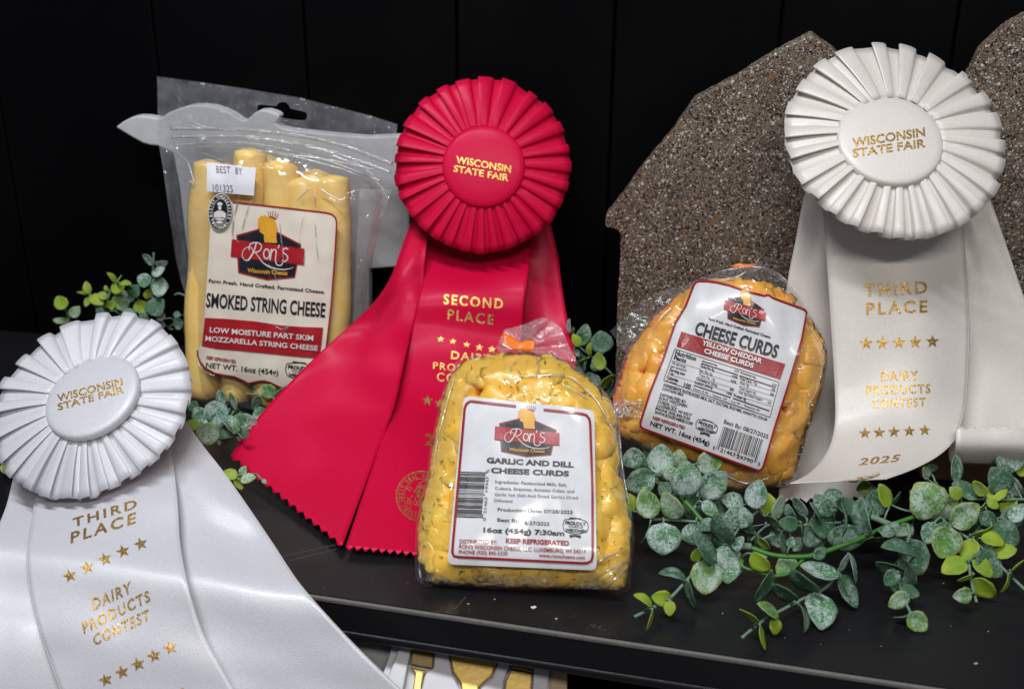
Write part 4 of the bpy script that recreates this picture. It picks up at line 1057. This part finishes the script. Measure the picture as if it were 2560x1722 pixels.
def seal(pr, cx, cy, rx, ry, rot=0):
    def q(a, f): return (cx+rx*f*math.cos(a)*math.cos(rot)-ry*f*math.sin(a)*math.sin(rot), cy+rx*f*math.cos(a)*math.sin(rot)+ry*f*math.sin(a)*math.cos(rot))
    pr.ring('gold', cx, cy, rx, ry, rx*.035, rot, 60); pr.ring('gold', cx, cy, rx*.93, ry*.93, rx*.015, rot, 60); pr.ring('gold', cx, cy, rx*.70, ry*.70, rx*.02, rot, 50)
    body = 'GREAT SEAL OF THE STATE OF WISCONSIN '
    for i, ch in enumerate(body):
        if ch == ' ': continue
        a = math.radians(165+i*360/len(body)); x, y = q(a, .75); x2, y2 = q(a+.11, .75); x3, y3 = q(a, .90)
        pr.text('gold', ch, x, y, x2, y2, math.hypot(x3-x, y3-y), .02, up=(x3-x, y3-y))
    rg = random.Random(2)
    for a0 in range(0, 26):
        a = rg.uniform(0, 6.28); f = rg.uniform(.1, .58); p_ = q(a, f)
        pts = [p_]
        for _ in range(4): pts.append((pts[-1][0]+rg.uniform(-.18, .18)*rx, pts[-1][1]+rg.uniform(-.18, .18)*ry))
        pr.stroke('gold', pts, rx*.03, n=12)
seal(pr, 590, 565, 398, 392); pr.build('gold_seal', s_c, tc, .0006)
# left, third place, white
O = unp(*px('L', 300, 1000), .72); O.z = 0
tw = thing('prize_rosette', 'white satin third place rosette at the lower left, its tails hanging over the shelf edge', 'rosette', O)
ribbon('ribbon_tail', rows('L', [(90,640,300,640),(55,735,300,740),(25,850,290,860),(-15,950,280,960),(-60,1050,270,1060),(-110,1180,270,1190),(-150,1330,300,1330),(-180,1500,340,1500),(-200,1760,400,1740)],
    [.740,.726,.704,.686,.671,.656,.640,.632,.626]), M['white_satin'], tw, nu=20, nv=80)
ribbon('ribbon_tail', rows('L', [(560,500,700,480),(575,600,790,610),(590,720,880,725),(600,860,975,860),(620,1000,1070,1000),(650,1150,1170,1150),(700,1300,1300,1300),(770,1430,1425,1430),(860,1568,1572,1568),(960,1740,1740,1700)],
    [.742,.724,.704,.684,.667,.650,.637,.630,.626,.623]), M['white_satin'], tw, nu=24, nv=90)
tc, s_c = ribbon('ribbon_tail', rows('L', [(150,640,660,540),(143,760,672,640),(128,880,686,745),(108,1000,697,860),(105,1100,706,1000),(118,1200,738,1170),(150,1330,790,1335),(190,1450,850,1450),(232,1568,915,1568),(290,1740,1000,1720)],
    [.732,.712,.690,.670,.654,.640,.628,.622,.618,.615]), M['white_satin'], tw, nu=28, nv=90, bow=.004, ch=.012)
bo, sb, fr_ = rosette(tw, (224, 1003), .705, 257, .875, .25, 123, .80, .33, M['white_satin'], 24, 5, boff=(6, -14), start=.05)
pr = Print('L3', (-.14, -1)); pr.text('gold', 'WISCONSIN', 470, 796, 1003, 655, 60, .02); pr.text('gold', 'STATE FAIR', 474, 866, 1014, 718, 56, .02); pr.build('gold_lettering', sb, bo, .0005)
pr = Print('L2', (-.06, -1)); T = pr.text
T('gold', 'THIRD', 148, 840, 436, 752, 40, .025, space=1.3); T('gold', 'PLACE', 137, 912, 430, 820, 50, .025, space=1.3, up=(.04, -1))
for x, y in ((133,1058),(212,1020),(292,983),(373,948),(453,915)): pr.star('gold', x, y, 33, .95, rot=-.30)
T('gold', 'DAIRY', 240, 1212, 412, 1132, 52, .022, space=1.2, up=(-.12, -1)); T('gold', 'PRODUCTS', 197, 1318, 497, 1170, 50, .022, space=1.2, up=(-.2, -1)); T('gold', 'CONTEST', 243, 1372, 494, 1255, 50, .022, space=1.2, up=(-.15, -1))
for x, y in ((295,1525),(368,1490),(440,1455),(512,1417),(585,1380)): pr.star('gold', x, y, 33, .95, rot=-.30)
T('gold', '2025', 470, 1700, 650, 1612, 56, .022, space=1.1); pr.build('gold_lettering', s_c, tc, .0006)
# right, third place, ivory
O = unp(*px('W', 440, 1500), .74); O.z = 0
ti = thing('prize_rosette', 'ivory satin third place rosette at the upper right in front of the stone boards', 'rosette', O)
ribbon('ribbon_tail', rows('W', [(175,560,320,560),(160,615,310,640),(140,720,300,760),(115,850,300,880),(100,1000,300,1020),(105,1150,300,1160),(120,1300,290,1310),(115,1400,300,1420),(90,1500,380,1500),(85,1560,440,1545)],
    [.745,.746,.748,.751,.755,.757,.757,.750,.742,.735]), M['ivory_satin'], ti, nu=20, teeth=1)
ribbon('ribbon_tail', rows('W', [(600,500,720,480),(620,600,770,600),(640,720,820,745),(650,880,873,900),(650,1050,935,1060),(650,1200,975,1200),(645,1320,1000,1310),(632,1400,1010,1410),(640,1436,1010,1446),(650,1420,1010,1430),(655,1380,1010,1380),(657,1325,1010,1318)],
    [.738,.737,.736,.735,.734,.732,.727,.718,.708,.698,.690,.692]), M['ivory_satin'], ti, nu=20, teeth=1, nv=110)
tc, s_c = ribbon('ribbon_tail', rows('W', [(225,580,672,560),(231,680,678,650),(238,760,685,740),(246,870,692,860),(254,1000,698,1000),(262,1120,696,1120),(267,1230,690,1220),(266,1310,678,1290),(252,1375,652,1360),(222,1430,600,1412),(175,1475,520,1455),(120,1502,430,1488)],
    [.722,.722,.722,.722,.722,.721,.718,.712,.702,.690,.676,.664]), M['ivory_satin'], ti, nu=28, nv=110, bow=.006)
bo, sb, fr_ = rosette(ti, (2237, 342), .698, 277, .94, .0, 132, .92, .0, M['ivory_satin'], 25, 9, boff=(-12, 8), start=.02)
pr = Print('W3', (-.08, -1)); pr.text('gold', 'WISCONSIN', 500, 834, 1025, 754, 64, .02); pr.text('gold', 'STATE FAIR', 502, 907, 1028, 833, 60, .02); pr.build('gold_lettering', sb, bo, .0005)
pr = Print('W2', (-.02, -1)); T = pr.text
T('gold', 'THIRD', 290, 263, 702, 242, 80, .022, space=1.3); T('gold', 'PLACE', 303, 382, 703, 366, 80, .022, space=1.3)
for x, y in ((302,570),(408,568),(515,565),(622,562),(735,558)): pr.star('gold', x, y, 45, 1.0)
T('gold', 'DAIRY', 400, 814, 642, 808, 62, .022, space=1.2); T('gold', 'PRODUCTS', 305, 903, 722, 893, 60, .022, space=1.2); T('gold', 'CONTEST', 337, 990, 692, 980, 58, .022, space=1.2)
for x, y in ((293,1157),(387,1153),(483,1148),(583,1143),(685,1137)): pr.star('gold', x, y, 42, .95)
T('gold', '2025', 250, 1366, 512, 1340, 52, .022, space=1.1, up=(.45, -1)); seal(pr, 255, 1440, 135, 24, -.14)
pr.build('gold_lettering', s_c, tc, .0005)
# ------------------------------------------------------------------ eucalyptus garlands
STEMS = {}
def leaf(c, bx, by_, tx, ty, wd, mk, depth, parent, rg, lift=0.0, curl=None):
    b0 = px(c, bx, by_); t0 = px(c, tx, ty); sc = CROPS[c][2]; wp = wd*1.10/sc
    d0 = depth(*b0)-lift; L = math.hypot(t0[0]-b0[0], t0[1]-b0[1])*d0/FPX; Wd = wp*d0/FPX
    full = max(Wd, L*.78)
    phi = math.acos(min(1, Wd/full))*(1 if rg.random() < .5 else -1)
    d1 = d0+rg.uniform(-.25, .12)*L
    mx_ = dshelf(*t0, .002); d1 = min(d1, mx_)
    A = unp(*b0, min(d0, dshelf(*b0, .002))); B_ = unp(*t0, d1); ax = (B_-A)
    side = ax.cross(CF).normalized(); nrm = side.cross(ax).normalized()
    if nrm.dot(CF) > 0: nrm = -nrm
    wv = side*math.cos(phi)+nrm*math.sin(phi); nv_ = wv.cross(ax).normalized()
    if nv_.dot(CF) > 0: nv_ = -nv_
    cup = rg.uniform(.03, .14)*full; arch = rg.uniform(-.10, .14)*ax.length; tw_ = rg.uniform(-.25, .25)
    V = []; Fc = []; uv = []; ns, nt = 9, 6; asym = rg.uniform(-.06, .06)
    for i in range(ns+1):
        s_ = i/ns; w_ = (math.sin(math.pi*min(1, max(0.0, s_**.82)))**.62) if 0 < s_ < 1 else 0
        w_ = max(w_, .05*(1-s_)) if s_ < .5 else w_
        if s_ == 1: w_ = .10
        for j in range(nt+1):
            t = j/nt*2-1
            ed_ = 1+.035*math.sin(s_*19+asym*90)*abs(t)
            p = A+ax*(s_*1.0+asym*t*w_*.6*.5)+wv*(t*w_*full*.5*ed_)+nv_*(cup*t*t*w_+arch*math.sin(math.pi*s_)+tw_*t*w_*full*.18*s_)
            V.append(p); uv.append((.5+t*.5, s_))
    for i in range(ns):
        for j in range(nt): a = i*(nt+1)+j; Fc.append((a, a+1, a+nt+2, a+nt+1))
    near = min(STEMS.get(parent.name, [A]), key=lambda q: (q-A).length)
    if .002 < (near-A).length < .028:
        mid = (near+A)/2+Vector((0, 0, .002)); pv, pf = tube([near, mid, A, A+ax*.12], [.0007, .0006, .0006, .0004], 6); mesh_obj('leaf_stalk', pv, pf, M['stemp'], parent)
    for v in V:
        if v.z < .0012 and v.y > .45: v.z = .0012
    o = mesh_obj('leaf', V, Fc, M['leaf'+mk], parent, uvs=uv); solidify(o, .0004)
    return o
def stem(c, pts, r_px, mk, depth, parent, lift=0.0, n_=None):
    P = catmull([tuple(px(c, *p)) for p in pts], n_ or max(8, len(pts)*6)); sc = CROPS[c][2]
    Q = []
    for i, p in enumerate(P):
        q = unp(*p, min(depth(*p)-lift, dshelf(*p, .003))); Q.append(q)
    rad = [r_px/sc*depth(*p)/FPX*(1+.12*noise.noise(Vector((i*.9, r_px, 0)))) for i, p in enumerate(P)]
    STEMS.setdefault(parent.name, []).extend(Q)
    V, Fc = tube(Q, rad, 8); return mesh_obj('stem', V, Fc, M[mk], parent)
rg = random.Random(31)
def dG(x, y):
    # garland heaped at the foot of the bag, thinning to sprigs that lie on the shelf in front
    yy = (y-1050)*2.199
    h = .034 if yy < 450 else max(.006, .034-(yy-450)*.028/550)
    return dshelf(x, y, h)
tg = thing('eucalyptus_garland', 'artificial eucalyptus garland with dusty round leaves lying in front of the orange curds bag', 'garland', (unp(*px('G', 1100, 750), dshelf(*px('G', 1100, 750)))))
tg.location.z = 0
stem('G', [(260,220),(290,270),(380,360)], 12, 'stemp', dG, tg, -.004); stem('G', [(380,360),(500,480),(560,550),(660,640),(760,690)], 12, 'stem', dG, tg, .004)
stem('G', [(800,690),(830,700),(950,740),(1080,750),(1180,740),(1300,700)], 13, 'stem', dG, tg, .004); stem('G', [(1300,700),(1420,655),(1560,590),(1700,540),(1760,520)], 12, 'stem', dG, tg, .004)
stem('G', [(720,685),(760,690),(830,695)], 20, 'stemp', dG, tg, .005); stem('G', [(1490,530),(1540,550),(1600,575)], 17, 'stemp', dG, tg, .005)
for pts, r_ in (([(740,685),(660,705),(560,790),(450,910),(380,980),(290,1030),(190,1080)], 9), ([(1360,740),(1310,830),(1240,920),(1100,990),(900,1100),(780,1195)], 9), ([(1690,570),(1700,640),(1660,720),(1640,800),(1645,900),(1680,1000),(1720,1080)], 8),
    ([(1850,520),(1950,600),(2100,700),(2200,800),(2340,935)], 9), ([(2340,435),(2120,435),(2000,425),(1870,405)], 8), ([(890,655),(1000,610),(1100,580),(1220,565),(1340,562)], 8), ([(830,660),(900,590),(960,560),(900,520),(860,480)], 6),
    ([(280,545),(400,548),(530,558)], 8), ([(2030,790),(2040,880),(2070,1000)], 8), ([(2120,440),(2125,500),(2145,545)], 6), ([(560,360),(545,440),(520,480),(505,500)], 10), ([(1590,460),(1660,490),(1730,505)], 6), ([(2100,700),(2120,760),(2110,820)], 5), ([(1690,800),(1660,860)], 5)):
    stem('G', pts, r_, 'stemp', dG, tg, .002)
for pts in ([(1120,762),(1080,800),(1030,845),(950,855),(860,830),(780,800),(785,740)], [(1420,665),(1500,640)]): stem('G', pts, 9, 'stem', dG, tg, .002)
LV = """190 265 180 150 120 p|330 300 340 130 140 p|420 260 440 160 90 m|530 240 675 230 120 m|475 420 472 222 160 p|400 330 375 250 80 m|555 420 695 285 140 p|300 300 138 368 130 p|290 540 232 378 122 m|185 500 140 400 60 y|
440 540 350 395 105 m|350 562 345 742 180 p|278 560 222 682 26 g|530 545 560 690 190 p|560 450 650 525 70 p|790 465 665 425 90 p|760 600 750 462 155 p|850 490 880 325 102 p|930 520 910 395 90 y|960 550 1000 412 78 m|1070 550 1030 460 40 p|
720 680 640 503 90 g|640 780 515 620 85 g|590 770 570 958 160 m|710 690 700 898 152 p|478 875 322 842 34 g|487 885 530 1036 26 g|392 980 282 968 82 y|388 990 380 1076 58 y|288 1024 184 960 32 y|290 1040 255 1156 28 y|520 780 545 700 60 y|
905 575 738 602 50 p|990 610 915 522 34 g|995 620 1010 738 50 g|1092 580 985 555 80 g|1105 560 1112 640 24 g|1195 575 1135 697 112 g|1130 535 1068 420 44 p|1216 572 1152 452 42 g|1300 568 1150 562 155 g|1290 520 1180 408 100 p|1332 642 1326 450 42 g|
1350 568 1352 720 195 g|1480 640 1438 422 46 p|1500 532 1522 380 98 g|1590 480 1535 350 82 y|1420 500 1290 450 80 g|1600 462 1652 392 38 g|1850 530 1735 345 205 m|1950 345 1955 188 86 p|1800 325 1775 252 52 p|2262 290 2258 138 155 p|2230 402 2150 258 135 g|
2080 420 1935 350 82 g|1985 430 1922 368 70 y|2112 420 2055 333 52 y|2125 432 2238 372 76 y|2262 412 2222 527 72 y|2125 440 2192 482 52 y|1932 580 2085 465 135 m|1925 585 1868 757 165 m|1840 560 1788 680 85 p|2040 525 2122 450 44 m|2040 632 2168 572 62 y|
2092 648 2226 682 66 y|2150 580 2300 680 150 g|2200 565 2335 500 110 g|2052 650 2003 782 62 y|2165 742 2292 708 58 y|2015 775 1878 838 82 y|2045 772 2158 862 82 y|2080 720 2210 860 130 g|2056 846 1962 882 40 y|2050 868 2172 968 92 y|2045 950 1938 968 82 m|
2255 832 2340 762 42 y|2245 842 2200 948 48 y|2290 292 2345 262 62 y|1692 636 1502 648 60 g|1700 650 1765 850 135 g|1750 745 1545 698 52 g|1668 840 1518 778 62 g|1640 830 1565 905 85 g|1642 762 1730 912 85 g|1642 840 1640 960 92 g|1702 960 1585 1022 92 m|
1648 935 1758 958 62 g|1712 1050 1610 1082 28 g|1700 1060 1795 1155 105 m|946 825 842 998 92 g|1202 942 1052 815 72 g|1318 846 1102 800 56 p|1082 1000 948 898 66 g|1205 950 1212 1152 165 p|1090 1005 1120 1168 54 g|982 1080 865 1008 48 m|960 1085 960 1180 66 y|
868 1116 768 1038 32 y|880 1126 905 1262 38 y|1320 845 1412 1032 100 g|1320 832 1368 735 50 p|1372 735 1405 896 50 p|830 732 938 820 85 y|870 645 932 710 42 y|1480 350 1410 385 60 y|1350 330 1460 300 40 m|2260 560 2335 460 60 p|1790 250 1860 262 40 g|
640 560 545 600 60 g|840 620 780 560 50 g|740 720 790 640 44 p|1180 760 1240 700 60 g|1040 700 1060 640 40 p|1560 640 1640 560 50 g|380 420 330 340 70 g|240 470 320 520 60 g|1850 620 1900 560 60 g|2080 520 2180 560 80 g|2230 300 2320 420 70 p|1230 440 1330 400 60 g"""
items = [i for i in LV.replace('\n', '').split('|') if i]
for k, it in enumerate(items):
    a = it.split(); v = [float(q) for q in a[:5]]
    leaf('G', *v, a[5], dG, tg, rg, lift=rg.uniform(0, .012))
fr2 = random.Random(77)                                   # shaded leaves deep in the garland
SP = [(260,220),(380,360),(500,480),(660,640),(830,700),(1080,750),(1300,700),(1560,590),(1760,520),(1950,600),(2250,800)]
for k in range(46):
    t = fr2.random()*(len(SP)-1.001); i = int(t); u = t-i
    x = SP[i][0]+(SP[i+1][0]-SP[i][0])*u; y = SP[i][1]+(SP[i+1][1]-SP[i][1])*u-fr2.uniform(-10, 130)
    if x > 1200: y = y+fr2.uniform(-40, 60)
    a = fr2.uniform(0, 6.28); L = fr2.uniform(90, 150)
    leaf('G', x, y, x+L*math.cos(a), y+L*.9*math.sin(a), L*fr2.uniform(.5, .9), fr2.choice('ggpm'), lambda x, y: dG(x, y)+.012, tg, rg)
# left garland: behind the white rosette and at the foot of the pouch
def dE(x, y): return min(dwall(x, y, .050), dshelf(x, y, .006))
t2 = thing('eucalyptus_garland', 'artificial eucalyptus garland with small fresh green leaves behind the lower left white rosette', 'garland', unp(330, 820, dE(330, 820))); t2.location.z = 0
for pts, r_, mk in (([(860,1260),(850,1180),(800,1040)], 14, 'stemp'), ([(1300,1150),(1290,1000),(1340,850),(1410,710)], 12, 'stemp'), ([(1200,1100),(1130,930),(1085,850),(940,830)], 12, 'stem'), ([(1850,900),(1835,740),(1850,620),(1865,470),(1866,350)], 14, 'stemp'), ([(1860,940),(1750,950),(1600,1040),(1450,1100)], 11, 'stem'), ([(2240,1120),(2300,1080),(2400,980),(2200,850),(2120,860)], 12, 'stemp'), ([(2100,1280),(2050,1260),(2150,1180)], 11, 'stemp')):
    stem('E', pts, r_, mk, dE, t2)
LV = """790 1030 690 878 160 y|860 1130 965 1000 115 m|830 1190 645 1160 70 m|1090 850 1040 698 108 y|1070 858 936 830 30 y|1085 890 1035 1002 84 y|1100 870 1258 975 125 y|1310 890 1185 850 96 y|1300 820 1280 745 54 y|1400 718 1300 590 36 y|1415 718 1478 620 34 y|1345 800 1515 760 130 y|
1452 725 1598 735 66 y|1470 1055 1488 795 205 m|1350 1055 1150 970 105 g|1290 1020 1400 955 110 y|1760 905 1835 788 95 y|1640 950 1785 1070 150 y|1800 990 1828 1095 45 y|1500 1040 1655 1105 60 g|1862 490 1730 375 96 p|1885 492 2035 455 76 p|1850 625 2000 530 110 p|1822 725 1672 635 160 p|
1832 765 2045 750 240 p|1600 880 1680 740 150 g|1850 900 1950 1120 240 g|1870 1200 2010 1230 140 g|2110 1230 2230 1190 140 g|2150 1140 2150 1055 84 g|1600 870 1560 950 90 g|1250 1100 1180 1010 90 g|1700 1120 1820 1180 120 g|2230 1260 2330 1290 110 g|2000 1150 1900 1090 110 p"""
for it in [i for i in LV.replace('\n', '').split('|') if i]:
    a = it.split(); v = [float(q) for q in a[:5]]; leaf('E', *v, a[5], dE, t2, rg, lift=rg.uniform(0, .016))
def dM(x, y): return dshelf(x, y, .020)-.004
for pts, r_, mk in (([(620,830),(720,832),(830,820)], 12, 'stemp'), ([(740,560),(820,565),(890,575)], 18, 'stem'), ([(940,362),(1010,370),(1085,378),(1180,420)], 10, 'stemp'), ([(800,1330),(860,1250),(1000,1240)], 12, 'stem'), ([(980,1240),(860,1252)], 10, 'stemp')):
    stem('M', pts, r_, mk, dM, t2)
LV = """640 600 620 465 0 p|745 545 455 640 270 p|470 650 375 515 150 p|330 560 400 450 120 g|700 480 640 322 112 p|830 545 760 352 92 p|850 805 665 608 105 p|1065 740 805 605 205 p|1100 655 1085 508 160 p|1252 385 1100 285 150 m|1080 345 1050 195 78 p|1085 392 1008 545 74 g|1270 445 1442 255 125 p|1310 300 1320 240 70 p|
645 840 390 745 230 m|430 745 300 660 104 y|640 845 820 820 70 g|850 790 880 890 60 p|640 840 640 930 30 g|900 850 960 780 70 g|850 1255 680 1225 105 y|880 1250 935 1152 82 m|875 1305 1045 1275 92 m|838 1255 892 1412 84 y|700 760 560 820 120 g|760 620 860 700 90 g|1110 1300 1160 1345 40 p|500 640 420 760 110 p"""
for it in [i for i in LV.replace('\n', '').split('|') if i]:
    a = it.split(); v = [float(q) for q in a[:5]]
    if v[4] < 10: continue
    leaf('M', *v, a[5], dM, t2, rg, lift=rg.uniform(0, .010))
leaf('L3', 95, 1365, 20, 1290, 60, 'y', lambda x, y: .76, t2, rg); leaf('L3', 60, 1380, 5, 1320, 40, 'm', lambda x, y: .76, t2, rg)
def dN(x, y): return min(dwall(x, y, .052), dshelf(x, y, .004))
t3 = thing('eucalyptus_garland', 'artificial eucalyptus garland in the dark gap between the two bags of cheese curds', 'garland', unp(1500, 930, dN(1500, 930))); t3.location.z = 0
for pts, r_ in (([(265,480),(350,555),(440,620),(560,700),(640,780),(720,860)], 13), ([(400,640),(330,620),(170,560)], 9), ([(215,470),(190,300),(185,210)], 8), ([(720,860),(740,980),(700,1080)], 13)): stem('N', pts, r_, 'stemp', dN, t3)
LV = """150 300 135 90 58 p|250 475 375 168 195 p|270 485 175 310 128 y|430 612 425 424 66 y|600 575 560 262 300 g|565 818 530 566 168 y|402 642 245 702 44 y|560 1025 370 850 160 p|570 1085 768 876 115 y|650 1200 740 1060 110 g|330 860 300 570 130 g|450 700 520 830 110 g|200 520 270 620 90 g|170 350 200 220 50 g"""
for it in [i for i in LV.replace('\n', '').split('|') if i]:
    a = it.split(); v = [float(q) for q in a[:5]]; leaf('N', *v, a[5], dN, t3, rg, lift=rg.uniform(0, .012))
# ------------------------------------------------------------------ wooden block under the ivory ribbon
a = unp(*px('G', 1760, 345), dshelf(*px('G', 1760, 345), .0)); b_ = unp(*px('G', 2225, 325), dshelf(*px('G', 2225, 325)))
V, Fc = box_vf(a.x, b_.x, min(a.y, b_.y)+.005, min(a.y, b_.y)+.045, .0005, .034)
O = Vector(((a.x+b_.x)/2, min(a.y, b_.y)+.02, 0))
o = mesh_obj('wooden_block', [Vector(v)-O for v in V], Fc, M['wood'], None, smooth=False, label='brown wooden block under the tails of the ivory rosette', cat='wooden block'); o.location = O; bevel(o, .002)
# ------------------------------------------------------------------ cheese knives on the shelf below
nT = (-CF*.8+Vector((0, 0, .6))).normalized(); pT = unp(*px('B', 1200, 900), .65)
dT = lambda x, y: dplane(x, y, pT, nT)
def low(name, c, pts, mat, parent, th=.004, off=0.0, label=None, cat=None, bev=.0008):
    o = slab(name, pl(c, pts), 40, lambda x, y: dT(x, y)-off, -nT*th, mat, None, label=label, cat=cat)
    if parent is None:
        O = unp(*px(c, *pts[0]), dT(*px(c, *pts[0])));
        for v in o.data.vertices: v.co -= O
        o.location = O
    else:
        O = origin(parent)
        for v in o.data.vertices: v.co -= O
        o.parent = parent
    if bev: bevel(o, bev)
    return o
low('grey_card', 'B', [(380,560),(900,560),(800,745),(690,1180),(380,1180)], M['greycard'], None, off=-.01, label='grey backing card below the shelf edge beside the knife tray', cat='card')
tt = thing('knife_tray', 'white moulded tray holding gold cheese knives below the shelf edge', 'tray', unp(*px('B', 1200, 1000), dT(*px('B', 1200, 1000))))
low('tray_base', 'B', [(800,600),(1960,600),(1830,1180),(600,1180)], M['tray'], tt, th=.006, off=0)
low('tray_rim', 'B', [(905,600),(890,720),(865,850),(800,1180),(640,1180),(740,900),(820,700)], M['tray'], tt, th=.006, off=.0062)
low('tray_rim', 'B', [(1070,600),(1050,760),(1042,860),(985,900),(960,1000),(950,1180),(1290,1180),(1215,1000),(1165,900),(1145,790),(1150,600)], M['tray'], tt, th=.006, off=.0062)
low('tray_rim', 'B', [(1510,600),(1480,830),(1440,930),(1360,1000),(1330,1180),(1500,1180),(1515,950),(1555,840),(1570,600)], M['tray'], tt, th=.006, off=.0062)
low('tray_rim', 'B', [(1735,600),(1722,860),(1700,1180),(1790,1180),(1830,860),(1850,600)], M['tray'], tt, th=.006, off=.0062)
tk = thing('cheese_knife', 'gold cheese knife with a dark flat handle, leftmost in the tray', 'knife', unp(*px('B', 950, 900), dT(*px('B', 950, 900))), 'gold cheese knives in the white tray')
low('handle', 'B', [(915,600),(1062,600),(1035,868),(880,840)], M['darkgold'], tk, th=.003, off=.0034); low('blade', 'B', [(880,850),(925,868),(1020,885),(975,900),(955,1000),(940,1180),(850,1180),(900,1008),(915,900)], M['steelgold'], tk, th=.003, off=.0036)
low('cheese_spreader', 'B', [(1152,600),(1150,790),(1170,890),(1225,970),(1250,1180),(1320,1180),(1350,990),(1430,920),(1470,840),(1490,600)], M['steelgold'], None, th=.003, off=.0034, label='gold cheese spreader with a broad rounded blade in the middle of the tray', cat='spreader', bev=.001)
tk = thing('cheese_knife', 'narrow gold knife in shade, rightmost in the tray', 'knife', unp(*px('B', 1620, 950), dT(*px('B', 1620, 950))), 'gold cheese knives in the white tray')
low('handle', 'B', [(1580,600),(1728,600),(1715,900),(1640,880),(1570,870)], M['darkgold'], tk, th=.003, off=.0034); low('blade', 'B', [(1565,876),(1640,886),(1712,905),(1690,1180),(1510,1180),(1525,960)], M['steelgold'], tk, th=.003, off=.0038)
low('wood_strip', 'B', [(1862,600),(1950,600),(1945,1180),(1810,1180)], M['palewood'], None, th=.006, off=.002, label='pale wooden strip beside the knife tray below the shelf', cat='wood strip')
